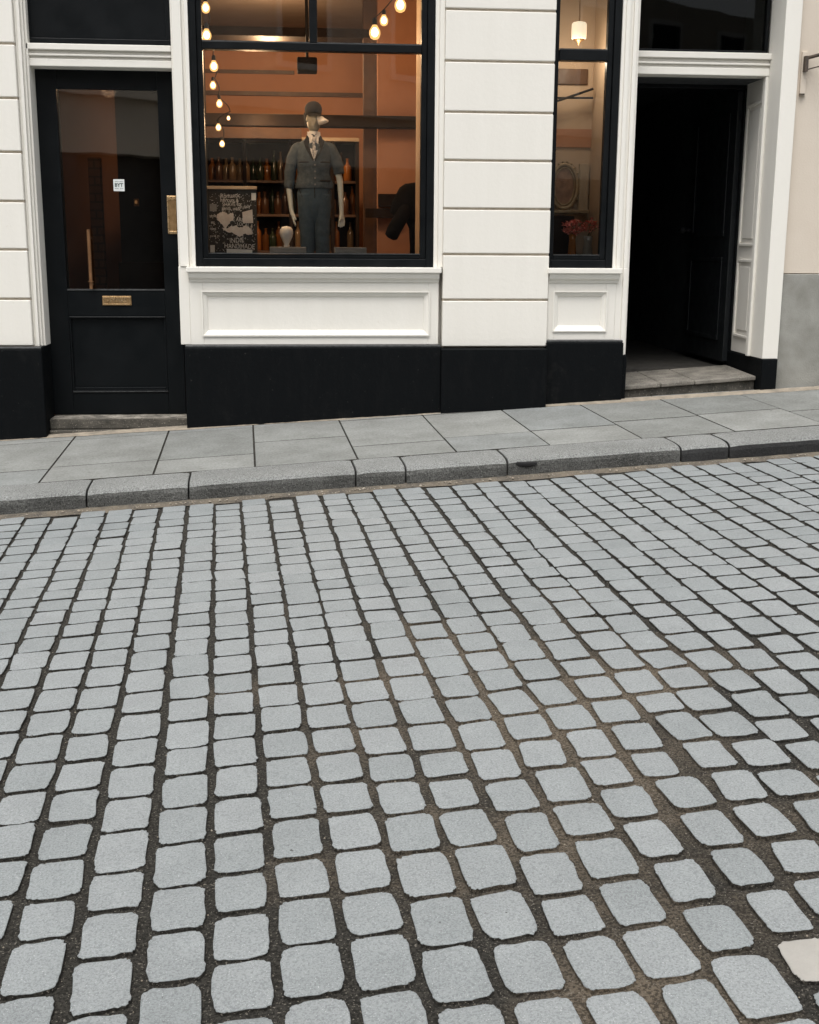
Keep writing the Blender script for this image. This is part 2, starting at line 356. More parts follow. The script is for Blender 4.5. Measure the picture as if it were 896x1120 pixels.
for k in range(k0,k1):
    sb=-.358+k*pitch_s+rnd.uniform(-.003,.003)      # right-hand joint of this column near t=-3.8
    t=-1.765+rnd.uniform(-.02,.012)-(0 if rnd.random()>.3 else .05)
    ph=rnd.uniform(0,9)
    while t>-9.6:
        m0=max(0,min(1,(-t-3.25)/.85)); mean=.132+.042*m0; L=rnd.gauss(mean,.009); L=min(max(L,mean-.026),mean+.030)
        tc=t-L/2
        near=max(0,min(1,(-tc-3.3)/2.5))
        ss=sb-.0187*(tc+3.8)+.010*noise.noise(Vector((k*.31,tc*.55,1.7)))-pitch_s/2
        # looser, wider joints where the paving has spread in the foreground to the right
        loose=max(0,min(1,(ss-.05)/.8))*max(0,min(1,(-tc-3.9)/1.2))
        gap_s=.0165+.0058*near+.010*loose; gap_t=.0125+.0080*near+.012*loose
        wj=rnd.gauss(0,.0013+.002*loose); lj=rnd.gauss(0,.002)
        hw=(pitch_s-gap_s)/2+wj; hl=(L-gap_t)/2+lj
        rot=rnd.gauss(.022,.012+.03*loose)
        n=64 if (-6.6<tc and -1.9<ss<3.2 and tc<-3.0) else (24 if tc>-6.6 and -2.4<ss<4.5 else 14)
        nearexp[0]=8.5-4.8*near-.3*loose
        ss+=rnd.gauss(0,.0008+.005*loose)
        h=-.002+rnd.gauss(0,.0010)
        sett(ss,tc,hw,hl,h,rot,n,(rnd.gauss(0,.006),rnd.gauss(0,.006)),rnd.gauss(0,.02))
        t-=L
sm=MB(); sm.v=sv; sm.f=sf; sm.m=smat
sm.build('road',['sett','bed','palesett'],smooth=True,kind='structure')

# ---- gutter dirt strip with grit
d=MB(); vs=[];fs=[]
nn=260
for i in range(nn+1):
    s=-6+14*i/nn
    w=.048+.03*noise.noise(Vector((s*3.1,0,0)))+.015*noise.noise(Vector((s*14,2,0)))
    for j,(t,dz) in enumerate(((-1.712,.010),(-1.735,.006),(-1.735-w,-.007))):
        x,y=st(s,t); vs.append((x,y,road_z(x,y)+dz+.003*noise.noise(Vector((s*20,t*20,0)))))
for i in range(nn):
    for j in range(2):
        a=i*3+j; fs.append((a,a+1,a+4,a+3))
d.add(vs,fs).build('gutter','dirt',smooth=True,kind='structure')
gr=MB()
for i in range(420):
    s=rnd.uniform(-2.4,3.8); t=-1.745-abs(rnd.gauss(0,.022)); x,y=st(s,t); r=rnd.choice((.002,.003,.003,.004,.007))*rnd.uniform(.7,1.3)
    z=road_z(x,y)+.005
    p=[(x+r*rnd.uniform(.6,1.3)*a,y+r*rnd.uniform(.6,1.3)*b_,z+r*.6*c) for a,b_,c in ((1,0,0),(0,1,0),(-1,0,0),(0,-1,0),(0,0,1.2),(0,0,-1))]
    gr.add(p,[(0,1,4),(1,2,4),(2,3,4),(3,0,4),(1,0,5),(2,1,5),(3,2,5),(0,3,5)],rnd.choice((0,0,1)))
MT['gritpale']=surf('pale_grit',(.42,.38,.32),(.30,.26,.2),rough=.9,bd=0)
gr.build('gutter_grit',['mortar','gritpale'],kind='stuff')
gs=MB()
for i in range(1500):
    # loose grains lying in the wide joints of the foreground
    s=rnd.uniform(-1.4,1.6); t=rnd.uniform(-6.2,-3.6); x,y=st(s,t); r=rnd.choice((.0012,.0016,.0022))*rnd.uniform(.8,1.4); z=road_z(x,y)-.0115
    p=[(x+r*a,y+r*b_,z+r*c) for a,b_,c in ((1,0,0),(0,1,0),(-1,0,0),(0,-1,0),(0,0,1.2))]
    gs.add(p,[(0,1,4),(1,2,4),(2,3,4),(3,0,4)],rnd.choice((0,0,1)))
gs.build('joint_sand',['mortar','gritpale'],kind='stuff')

# ---- pavement: slabs in one mesh over a mortar bed
def block(mb,s0,s1,t0,t1,zf,ztop,zbot,mi=0,gap=.0045,jit=.0,side=0):
    c=[(s0+gap,t0+gap),(s1-gap,t0+gap),(s1-gap,t1-gap),(s0+gap,t1-gap)]
    vs=[]
    for dz in (zbot,ztop):
        for s,t in c:
            x,y=st(s,t); vs.append((x,y,zf(x,y)+dz+(jit if dz==ztop else 0)))
    mb.add(vs,[(3,2,1,0),(4,5,6,7),(0,1,5,4),(1,2,6,5),(2,3,7,6),(3,0,4,7)],mi)
    mb.m[-4:]=[mi+side]*4
J=[-1.446,-.855,-.318,.235,.777,1.300,1.826,2.368,2.91]
SP=[-1.07,-1.03,-1.06,-.715,-1.07,-1.0,-.975,-.875,-.84]   # split of the slab pair left of each joint, and after
J=[-7.15+.0+.57*i for i in range(10)]+J+[2.91+.54*i for i in range(1,12)]
pv=MB()
for i in range(len(J)-1):
    s0,s1=J[i],J[i+1]
    k=i-9
    sp=SP[k] if 0<=k<len(SP) else random.choice((-1.05,-.95,-.8))
    back=2.05 if s0>2.3 else .30
    q=[random.uniform(-.0015,.0015) for _ in range(3)]
    block(pv,s0,s1,-1.447,sp,pave_z,0,-.05,jit=q[0],side=1)
    block(pv,s0,s1,sp,-.155+.0*q[1],pave_z,0,-.05,jit=q[1],side=1)
    block(pv,s0,s1,-.155,.30,pave_z,-.001,-.05,jit=q[2],side=1)
pv.build('pavement',['slab','bed'],bevel=.002,seg=1,kind='structure')
pb=MB(); block(pb,-7.1,8.6,-1.46,.9,pave_z,-.006,-.14,gap=0); pb.build('pavement_bed','bed',kind='structure')
# crumbly mortar line where the paving meets the walls
ml=MB(); vs=[];fs=[]
for i in range(321):
    x=-3.2+8*i/320; w=.035+.03*noise.noise(Vector((x*2.2,5,0)))+.012*noise.noise(Vector((x*17,7,0)))
    for y,dz in ((.0,.012),(-.055,.010),(-.055-max(w,.008),.0008)):
        vs.append((x,y,pave_z(x,y)+dz+(.002*noise.noise(Vector((x*30,y*30,0))) if dz>.005 else 0)))
for i in range(320):
    for j in range(2): a=i*3+j; fs.append((a,a+3,a+4,a+1))
ml.add(vs,fs).build('pavement_edge','mortar',smooth=True,kind='structure')

# ---- kerb stones
KJ=[-1.17,-.66,.198,.46,1.0,1.95,2.22]
KJ=[-7.0,-6.1,-5.2,-4.4,-3.5,-2.9,-2.05]+KJ+[3.35,4.3,5.1,6.0,6.9,7.8,8.6]
kb=MB()
for i in range(len(KJ)-1):
    s0,s1=KJ[i]+.004,KJ[i+1]-.004
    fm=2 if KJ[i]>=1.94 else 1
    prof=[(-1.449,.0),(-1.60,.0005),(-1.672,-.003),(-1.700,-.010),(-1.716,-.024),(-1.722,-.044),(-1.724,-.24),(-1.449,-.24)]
    m=max(2,int((s1-s0)/.05)); jz=random.uniform(-.002,.002); jt=random.uniform(-.003,.003)
    vs=[];fs=[];ms=[]
    for a in range(m+1):
        s=s0+(s1-s0)*a/m; e=(.004 if a in(0,m) else 0)
        for j,(t,dz) in enumerate(prof):
            w=noise.noise(Vector((s*9,j*1.7,i)))*.0035 if 0<j<7 else 0
            tt=t+jt+(w if j>=3 else 0); x,y=st(s,tt); vs.append((x,y,pave_z(x,y)+jz+dz+(w*.6 if j<5 else 0)-(e if j<6 else 0)))
    n=len(prof)
    o=len(kb.v)
    for a in range(m):
        for j in range(n):
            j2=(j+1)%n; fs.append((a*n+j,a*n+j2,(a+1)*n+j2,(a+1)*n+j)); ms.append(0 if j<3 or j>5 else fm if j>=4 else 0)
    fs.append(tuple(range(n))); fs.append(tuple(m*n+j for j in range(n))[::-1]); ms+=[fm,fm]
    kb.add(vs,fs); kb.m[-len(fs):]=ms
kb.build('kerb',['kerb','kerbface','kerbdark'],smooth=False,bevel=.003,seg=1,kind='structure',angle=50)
kh=MB(); 
x,y=st(1.10,-1.7285)
kh.ell([(x,y+.010,pave_z(x,y)-.050,.030,.012),(x,y+.010,pave_z(x,y)-.044,.058,.014),(x,y+.012,pave_z(x,y)-.030,.064,.018),(x,y+.014,pave_z(x,y)-.024,.050,.016)],18)
kh.build('kerb_notch_shade','kerbdark',kind='structure')  # dark lump standing for the shaded hollow of a notch, painted in

# ---- far side of the street
ob=MB(); block(ob,-14,16,-13.6,-10.45,lambda x,y:road_z(x,y),.10,-.3,gap=0); ob.build('far_pavement','slab',kind='structure')

# ================================================================== SHOP BUILDING
B=thing('shop_building','cream painted stucco shop building with black plinth, two black framed windows and two doorways','building',(0,.3,0))
PY=-.03           # pier face
PL=-.075          # plinth face
def rusticated(x0,x1,levels,face,name):
    m=MB(); gp=.014
    zs=levels
    for i in range(len(zs)-1):
        z0,z1=zs[i]+gp/2,zs[i+1]-gp/2
        m.box(x0,x1,face,face+.10,z0,z1,0)
    o=m.build(name,'cream',B,bevel=.005,seg=2)
    m=MB(); m.box(x0+.002,x1-.002,face+.016,face+.11,zs[0],zs[-1]); m.build('pier_backing','groove',B)
ZL=[.484,.78,1.082,1.373,1.664,1.977,2.288,2.60,2.91,3.20]
ZM=[.474,.779,1.067,1.351,1.647,1.938,2.24,2.54,2.845,3.20]
rusticated(-4.2,-1.685,ZL,PY,'rusticated_pier')
rusticated(.916,1.606,ZM,PY,'rusticated_pier')
# core wall behind the piers
m=MB()
m.box(-4.2,-1.66,.07,.45,-.4,3.2); m.box(.90,1.62,.085,.42,-.1,3.2); m.split('masonry','cream',B)
# --- plinths: bottoms run into the sloping pavement
m=MB()
m.box(-4.2,-1.625,PL,.10,-.42,.470); m.box(-1.675,-1.622,PL+.012,.19,-.3,.484)
m.box(-.738,.905,PL,.06,-.2,.478); m.box(.905,1.600,PL-.022,.06,-.15,.468)
m.box(1.600,2.118,PL+.03,.06,-.1,.505); m.box(2.118,2.150,-.02,.5,-.05,.42)
m.box(3.080,3.188,-.012,.205,-.02,.388); m.box(3.088,3.19,.2052,.68,.05,.388)
m.split('plinth','blackwall',B,bevel=.006,seg=2)
m=MB()
for x0,x1,z,y in ((-.738,.905,.4785,PL+.004),(1.600,2.118,.5055,PL+.034),(-4.2,-1.625,.4705,PL+.004)):
    m.box(x0+.004,x1-.004,y,.0,z,z+.014)
m.split('plinth_capping','scuff',B,bevel=.004)
# --- panelled stall risers under the windows
def riser(x0,x1,z0,z1,px0,px1,pz0,pz1):
    m=MB(); y=.0
    # frame built as four rails round a recessed, moulded panel
    m.box(x0,px0,y,.07,z0,z1); m.box(px1,x1,y,.07,z0,z1)
    m.box(px0,px1,y+.0005,.07,z0,pz0); m.box(px0,px1,y+.0005,.07,pz1,z1)
    o=m.build('stall_riser','creamtrim',B,bevel=.002)
    m=MB()
    # stepped moulding, then sloping bead into the field
    def picture(a0,a1,c0,c1,ya,b0,b1,d0,d1,yb):
        vs=[(a0,ya,c0),(a1,ya,c0),(a1,ya,c1),(a0,ya,c1),(b0,yb,d0),(b1,yb,d0),(b1,yb,d1),(b0,yb,d1)]
        m.add(vs,[(0,1,5,4),(1,2,6,5),(2,3,7,6),(3,0,4,7)])
    w=0
    steps=[(0,-.009),(.009,-.010),(.012,.000),(.022,.003),(.036,.012),(.040,.019)]
    for (d0,y0),(d1,y1) in zip(steps,steps[1:]):
        picture(px0-.012+d0,px1+.012-d0,pz0-.012+d0,pz1+.012-d0,y0,px0-.012+d1,px1+.012-d1,pz0-.012+d1,pz1+.012-d1,y1)
    q=.028
    m.add([(px0+q-.002,.019,pz0+q-.002),(px1-q+.002,.019,pz0+q-.002),(px1-q+.002,.019,pz1-q+.002),(px0+q-.002,.019,pz1-q+.002)],[(0,1,2,3)])
    m.build('panel_moulding','creamtrim',B)
riser(-.70,.893,.4925,.900,-.616,.824,.556,.822)
riser(1.612,2.062,.5195,.900,1.656,1.996,.583,.826)
# --- window sills with a moulding below
def sill(x0,x1):
    m=MB(); m.box(x0,x1,-.055,.10,.948,.983); m.build('window_sill','creamtrim',B,bevel=.005)
    m=MB()
    pr=[(.0,.888),(-.008,.889),(-.012,.902),(-.030,.915),(-.040,.938),(-.040,.9475),(.02,.9475),(.02,.888)]
    n=len(pr)
    m.add([(x,y,z) for x in (x0+.012,x1-.012) for y,z in pr],[(i,(i+1)%n,n+(i+1)%n,n+i) for i in range(n)]+[tuple(range(n)),tuple(range(n,2*n))])
    m.build('sill_moulding','creamtrim',B)
sill(-.712,.905); sill(1.600,2.086)
# --- architraves (moulded upright bands)
def upright(x0,x1,z0,z1,steps,y1=.09,name='architrave'):
    # steps: list of (fraction start, face y)
    m=MB(); w=x1-x0
    for i,(f,y) in enumerate(steps):
        f1=steps[i+1][0] if i+1<len(steps) else 1
        m.box(x0+w*f,x0+w*f1,y,y1,z0,z1)
    return m.build(name,'creamtrim',B,bevel=.003)
upright(-1.684,-1.621,.484,3.2,[(0,.0),(.22,-.006),(.55,.018),(.78,.04)],.20)         # left of the left door
upright(-.765,-.655,.9835,3.2,[(0,.035),(.12,-.004),(.62,.012),(.80,.0)],.20)            # between left door and window
upright(.858,.9155,.9835,3.2,[(0,.006),(.45,-.008)],.09)                                 # right of the large window
upright(2.034,2.150,.9835,3.2,[(0,.0),(.18,-.010),(.42,.006),(.62,-.004),(.84,.018)],.40)
upright(2.0625,2.150,.42,.9832,[(0,.004),(.5,-.004),(.84,.018)],.40)
m=MB(); m.box(-.765,-.7005,.004,.20,.4925,.9832); m.build('architrave_foot','creamtrim',B,bevel=.003)
# --- transom bars above the doorways
def transom(x0,x1,z0,z1,y,yb):
    m=MB(); h=z1-z0
    m.box(x0,x1,y,yb,z0,z0+h*.34); m.box(x0,x1,y+.012,yb,z0+h*.34,z0+h*.46); m.box(x0,x1,y-.008,yb,z0+h*.46,z0+h*.56)
    m.box(x0,x1,y+.006,yb,z0+h*.56,z0+h*.72); m.box(x0,x1,y-.020,yb,z0+h*.72,z1)
    m.build('transom_bar','creamtrim',B,bevel=.004)
transom(-1.648,-.767,2.176,2.305,.060,.20)
transom(2.15,3.0828,2.216,2.356,.21,.34)
# --- right pier beside the neighbour, its deep return and panelled reveal
m=MB(); m.box(3.083,3.190,.0,.25,.390,3.2); m.build('corner_pier','cream',B,bevel=.004)
m=MB(); m.box(3.062,3.0828,.214,.262,.390,2.2155); m.build('door_frame_post','creamtrim',B,bevel=.004)
m=MB()
xr=3.092
m.box(xr,3.19,.2505,.68,.390,2.40)
def rp(z0,z1,y0=.30,y1=.62):
    # moulding frame on a wall facing -x
    for a,b_,c,d in ((y0,y1,z0,z0+.02),(y0,y1,z1-.02,z1),(y0,y0+.02,z0+.0202,z1-.0202),(y1-.02,y1,z0+.0202,z1-.0202)):
        m.box(xr-.014,xr-.0002,a,b_,c,d)
    for a,b_,c,d in ((y0+.05,y1-.05,z0+.05,z1-.05),):
        m.box(xr-.008,xr-.0002,a,b_,c,d)
rp(.50,1.04); rp(1.13,2.08)
m.v=[(x_+max(0,y_-.25)*.045,y_,z_) for x_,y_,z_ in m.v]; m.build('panelled_reveal','creamtrim',B,bevel=.004)
# --- upper wall, fascia
m=MB(); m.box(-4.2,3.19,-.06,.45,3.2005,3.32); m.box(-4.2,3.19,-.12,.45,3.3205,3.40); m.box(-4.2,3.19,-.02,.45,3.4005,3.95); m.box(-4.2,3.19,-.18,.45,3.9505,4.08)
m.build('fascia','creamtrim',B,bevel=.01)
m=MB()
xs=[-4.2,-3.4,-2.5,-1.2,-.3,1.0,1.9,3.19]; 
m.box(-4.2,3.19,.0,.45,4.0805,4.7); m.box(-4.2,3.19,.0,.45,6.5,7.4)
for i in range(0,8,2): m.box(xs[i],xs[i+1],.0,.45,4.7005,6.4995)
m.split('upper_wall','cream',B)
for i in (1,3,5):
    x0,x1=xs[i],xs[i+1]; m=MB()
    m.box(x0,x0+.06,.08,.16,4.7,6.5); m.box(x1-.06,x1,.08,.16,4.7,6.5); m.box(x0+.0602,x1-.0602,.08,.16,4.7,4.78); m.box(x0+.0602,x1-.0602,.08,.16,6.42,6.4998); m.box(x0+.0602,x1-.0602,.08,.16,5.58,5.63)
    w=m.build('upper_window','creamtrim',B); m=MB(); m.box(x0+.05,x1-.05,.11,.118,4.72,6.45); m.build('pane','fanlight',w); 
m=MB(); m.box(-4.2,3.19,.46,6.2,4.1,7.4); m.build('upper_storey','dark',B)
# --- shop window frames
def window(x0,x1,z0,bar0,bar1,lw,rw,mull=None,top=3.19):
    m=MB(); yf=.012; yb=.09
    m.box(x0,x0+lw*.55,yf,yb,z0,top); m.box(x1-rw*.55,x1,yf,yb,z0,top)
    m.box(x0+lw*.55+.0003,x1-rw*.55-.0003,yf+.0005,yb,z0+.0005,z0+.052)
    m.box(x0+lw*.55+.0003,x1-rw*.55-.0003,yf+.0005,yb,top-.06,top-.001)
    # inner sash, set back a little
    a,b_=x0+lw*.55+.0005,x1-rw*.55-.0005
    m.box(a,x0+lw,yf+.018,yb-.004,z0+.0525,top-.0605); m.box(x1-rw,b_,yf+.018,yb-.004,z0+.0525,top-.0605)
    m.box(x0+lw+.0003,x1-rw-.0003,yf+.018,yb-.004,z0+.0525,z0+.080)
    m.box(x0+lw+.0003,x1-rw-.0003,yf+.004,yb-.004,bar0,bar1)
    if mull: m.box(mull[0],mull[1],yf+.010,yb-.004,bar1+.0003,top-.0605)
    f=m.build('shop_window','black',B,bevel=.004)
    m=MB(); m.box(x0+lw+.0005,x1-rw-.0005,yf+.013,yf+.0175,bar1,bar1+.006); m.box(x0+lw+.002,x1-rw-.002,yf+.0135,yf+.0175,z0+.080,z0+.085); m.split('worn_edge','scuff',f)
    m=MB(); m.box(x0+lw-.01,x1-rw+.01,.060,.066,z0+.07,top-.05); m.build('pane','glass',f)
    return f
w1=window(-.652,.857,.984,2.287,2.334,.076,.084,(.078,.128))
w2=window(1.607,2.033,.984,2.262,2.328,.035,.082)
# fanlights over the doors
m=MB(); m.box(-1.645,-.770,.10,.14,2.31,2.345); m.box(-1.645,-1.615,.10,.14,2.3452,3.19); m.box(-.80,-.770,.10,.14,2.3452,3.19)
f=m.build('fanlight','black',B,bevel=.003); m=MB(); m.box(-1.62,-.79,.115,.121,2.34,3.19); m.build('pane','blackdoor',f)
m=MB(); m.box(2.152,2.175,.26,.31,2.3802,3.19); m.box(2.152,3.080,.26,.31,2.3565,2.380); m.box(3.058,3.080,.26,.31,2.3802,3.19)
f=m.build('fanlight','black',B,bevel=.003); m=MB(); m.box(2.17,3.065,.28,.286,2.375,3.19); m.build('pane','fanlight',f)
m=MB(); m.box(2.152,3.19,.75,.79,2.40,3.19); m.box(2.6,2.63,.70,.74,2.40,3.19); m.split('fanlight_backing','dark',B)
m=MB(); m.box(2.15,3.19,-.02,.55,3.1905,3.2); m.box(3.095,3.19,.2505,.9,2.4005,3.19); m.box(-1.70,-.72,.03,.4,3.1905,3.2); m.split('soffit','creamtrim',B)

# --- left door
D_=None
y=.20
m=MB(); x0,x1,zb,zt=-1.640,-.766,.020,2.19
gx0,gx1,gz0,gz1=-1.498,-.877,.824,2.064
bx0,bx1,bz0,bz1=-1.502,-.864,.163,.661
m.box(x0,gx0,y,y+.045,zb,zt); m.box(gx1,x1,y,y+.045,zb,zt)
m.box(gx0,gx1,y+.0004,y+.045,gz1,zt-.0004); m.box(gx0,gx1,y+.0004,y+.045,bz1,gz0); m.box(gx0,gx1,y+.0004,y+.045,zb+.0004,bz0)
m.box(gx0,gx1,y+.020,y+.040,bz0,bz1)
D=m.build('door','blackdoor',B,bevel=.003)
m=MB()
for a0,a1,c0,c1 in ((gx0+.001,gx1-.001,bz0+.001,bz0+.018),(gx0+.001,gx1-.001,bz1-.012,bz1-.001)):
    m.box(a0,a1,y-.006,y+.0195,c0,c1)
m.box(gx0+.001,gx0+.013,y+.002,y+.0195,bz0+.0185,bz1-.0125); m.box(gx1-.013,gx1-.001,y+.002,y+.0195,bz0+.0185,bz1-.0125)
m.box(gx0+.014,gx1-.014,y+.004,y+.0195,bz0+.0185,bz0+.034)
m.build('panel_moulding','blackdoor',D,bevel=.0025)
m=MB(); m.box(gx0,gx1,y-.004,y+.0195,gz0+.0005,gz0+.010); m.box(gx0+.004,gx1,y-.0075,y-.0065,bz0+.004,bz0+.010); m.box(gx0+.01,gx1-.004,y-.0075,y-.0065,bz1-.006,bz1-.003); m.split('glazing_bead','scuff',D,bevel=.001)
m=MB(); m.box(gx0-.005,gx1+.005,y+.022,y+.028,gz0-.005,gz1+.005); m.build('pane','doorglass',D)
# letter plate
m=MB(); lx0,lx1,lz0,lz1=-1.277,-1.092,.731,.791
m.box(lx0,lx1,y-.008,y-.0005,lz0,lz1); m.build('letterbox','brass',D,bevel=.002)
L=bpy.context.scene.objects['letterbox']
m=MB()
for a in ((lx0+.006,lx1-.006,lz1-.010,lz1-.006),(lx0+.006,lx1-.006,lz0+.005,lz0+.010),(lx0+.006,lx0+.010,lz0+.0105,lz1-.0105),(lx1-.010,lx1-.006,lz0+.0105,lz1-.0105)):
    m.box(a[0],a[1],y-.011,y-.0082,a[2],a[3])
m.build('raised_rim','brasslight',L,bevel=.001)
def text(body,size,loc,mt,name,parent,ext=.0006,rotz=0,bold=0,sx=1):
    c=bpy.data.curves.new(name,'FONT'); c.body=body; c.size=size; c.extrude=ext; c.align_x='CENTER'; c.align_y='CENTER'; c.offset=bold
    o=bpy.data.objects.new(name,c); col.objects.link(o)
    dg=bpy.context.evaluated_depsgraph_get(); me=bpy.data.meshes.new_from_object(o.evaluated_get(dg)); 
    bpy.data.objects.remove(o); me.materials.clear(); me.materials.append(MT[mt]); me.name=name
    me.transform(Matrix.Translation(loc)@Matrix.Rotation(R(90),4,'X')@Matrix.Rotation(rotz,4,'Z')@Matrix.Diagonal((sx,1,1,1)))
    o=bpy.data.objects.new(name,me); col.objects.link(o)
    if parent is not None:
        o.parent=parent; root=parent
        while root.parent: root=root.parent
        if parent is root: o.location=-Vector(root.location)
    return o
text('LETTERS',.034,((lx0+lx1)/2,y-.0092,(lz0+lz1)/2),'brasslight','lettering',L,.001,bold=.0008,sx=.95)
# brass pull plate
m=MB(); m.box(-.840,-.783,y-.007,y-.0005,1.184,1.424); H=m.build('pull_handle','brass',D,bevel=.002)
m=MB(); m.box(-.840,-.832,y-.014,y-.0072,1.19,1.42); m.box(-.8315,-.784,y-.012,y-.0072,1.395,1.42); m.box(-.8315,-.784,y-.012,y-.0072,1.186,1.203); m.build('raised_rim','brasslight',H,bevel=.002)
m=MB(); 
for xx in (-.822,-.800): m.lathe([(.007,-.0),(.008,.004),(.005,.008)],(0,0,0),10); 
mm=MB()
for xx in (-.822,-.799):
    mm.tube([(xx,y-.012,1.405),(xx,y-.019,1.405)],[.008,.006],10)
mm.build('screw','brasslight',H)
# sticker on the glass
m=MB(); m.box(-1.176,-1.107,y+.0195,y+.0212,1.449,1.522); S=m.build('notice','sticker',D,bevel=.0005)
text('BYT',.030,(-1.142,y+.0190,1.486),'ink','lettering',S,.0003,bold=.001)
text('OPEN DAILY',.0095,(-1.140,y+.0190,1.508),'ink','lettering',S,.0002)
text('MON - SUN',.0105,(-1.142,y+.0190,1.465),'ink','lettering',S,.0002)
# brass bar on the inside of the door
bx=ax(98,280,.165); m=MB(); z1,z0=az(98,251,.165),az(98,316,.165)
m.tube([(bx,.165,z0),(bx,.165,z1)],.011,12)
m.tube([(bx,.165,z0+.045),(bx,.165,z0+.050)],.020,12); m.box(bx-.007,bx+.007,.165,.2215,z1-.06,z1-.045); m.box(bx-.007,bx+.007,.165,.2215,z0+.022,z0+.035)
m.build('pull_bar','brassdim',D,smooth=False)
# doorsteps
m=MB(); m.box(-1.6215,-.7385,-.012,.26,-.16,-.055,1); m.box(-1.6215,-.7385,.02,.26,-.0545,.0165,1,front=1); m.m[-5]=0; m.build('doorstep',['stepstained','stepside'],B,bevel=.010,seg=3)
m=MB()
xs_=[2.151,2.42,2.655,3.080]
for a,b_ in zip(xs_,xs_[1:]):
    zt0=.203+(a-2.151)*.070; zt1=.203+(b_-2.151)*.070
    vs=[(a+.002,.075,zt0-.028),(b_-.002,.075,zt1-.028),(b_-.002,.66,zt1-.01),(a+.002,.66,zt0-.01),(a+.002,.075,zt0),(b_-.002,.075,zt1),(b_-.002,.66,zt1+.02),(a+.002,.66,zt0+.02)]
    m.add(vs,[(3,2,1,0),(4,5,6,7),(0,1,5,4),(1,2,6,5),(2,3,7,6),(3,0,4,7)],0)
vs=[(2.151,.10,.0),(3.079,.10,.0),(3.079,.66,.0),(2.151,.66,.0),(2.151,.10,.174),(3.079,.10,.238),(3.079,.66,.2),(2.151,.66,.15)]
m.add(vs,[(3,2,1,0),(4,5,6,7),(0,1,5,4),(1,2,6,5),(2,3,7,6),(3,0,4,7)],1)
m.build('doorstep',['stepstone','stepside'],B,bevel=.006,seg=2)
# --- open door on the right, swung inward against the corridor wall
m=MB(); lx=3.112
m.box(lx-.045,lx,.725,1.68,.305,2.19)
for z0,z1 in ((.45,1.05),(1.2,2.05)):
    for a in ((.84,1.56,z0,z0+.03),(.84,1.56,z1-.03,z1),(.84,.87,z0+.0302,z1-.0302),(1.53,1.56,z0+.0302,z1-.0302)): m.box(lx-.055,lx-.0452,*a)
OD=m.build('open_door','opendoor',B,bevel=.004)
m=MB(); m.tube([(lx-.046,1.61,1.25),(lx-.10,1.61,1.25)],.012,10); m.lathe([(.001,-.025),(.02,-.018),(.026,0),(.02,.018),(.001,.025)],(lx-.11,1.61,1.25),12); m.build('handle','felt',OD,smooth=True)
m=MB(); m.box(2.152,2.20,.665,.72,.24,2.22); m.box(2.2002,3.0998,.665,.72,2.19,2.22); m.box(3.1,3.122,.682,.72,.30,2.20)
m.build('door_frame','black',B,bevel=.005)
m=MB(); m.tube([(2.225,.60,2.19),(2.225,.60,2.215)],.033,16); m.build('door_stop','gilt',B)
# corridor
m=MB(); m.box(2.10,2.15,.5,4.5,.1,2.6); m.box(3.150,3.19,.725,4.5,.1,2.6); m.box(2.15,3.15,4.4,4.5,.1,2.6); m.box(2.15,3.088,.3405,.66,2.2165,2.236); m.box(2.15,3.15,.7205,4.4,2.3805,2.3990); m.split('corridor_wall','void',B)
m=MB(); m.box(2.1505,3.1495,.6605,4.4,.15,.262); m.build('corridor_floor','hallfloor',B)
m=MB(); cx=ax(731,240,3.2); m.box(cx-.12,cx+.05,4.372,4.399,az(731,265,4.3),az(731,215,4.3)); cw=m.build('intercom','dark',B,bevel=.004)
mm=MB()
for i in range(5):
    for j in range(2): mm.box(cx-.09+j*.05,cx-.07+j*.05,4.366,4.3718,az(731,258-i*9,4.3),az(731,258-i*9,4.3)+.012)
mm.split('button','scuff',cw)

# --- shop room
m=MB(); 
m.box(-2.2,-.0,4.0,4.1,-.1,3.2); m.box(-.0002,2.1,4.0,4.1,-.1,3.2); m.split('back_wall','terracotta',B)
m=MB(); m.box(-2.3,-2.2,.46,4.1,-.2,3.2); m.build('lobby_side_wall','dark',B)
m=MB(); m.box(2.05,2.0998,.42,4.0,-.1,3.2); m.split('side_wall','terracotta',B)
m=MB(); m.box(-2.2,2.05,.30,4.0,3.05,3.16); m.build('ceiling','ceiling',B)
m=MB(); m.box(-2.2,2.05,.25,4.0,-.1,.012); m.build('shop_floor','floor',B)
m=MB(); m.box(-.60,1.95,.12,.40,.86,.960); m.box(-.60,1.95,.12,.16,.0,.8595); m.split('window_bed','darkwood',B,bevel=.004)
# lobby side partition between the door and the display
m=MB(); m.box(-.800,-.762,1.42,2.69,.012,3.05); m.build('lobby_partition','dark',B)  # dark partition added to keep room light out of the lobby
m=MB(); m.box(-.745,-.700,.2505,1.0,.012,3.05); m.build('lobby_partition','brownwood',B)
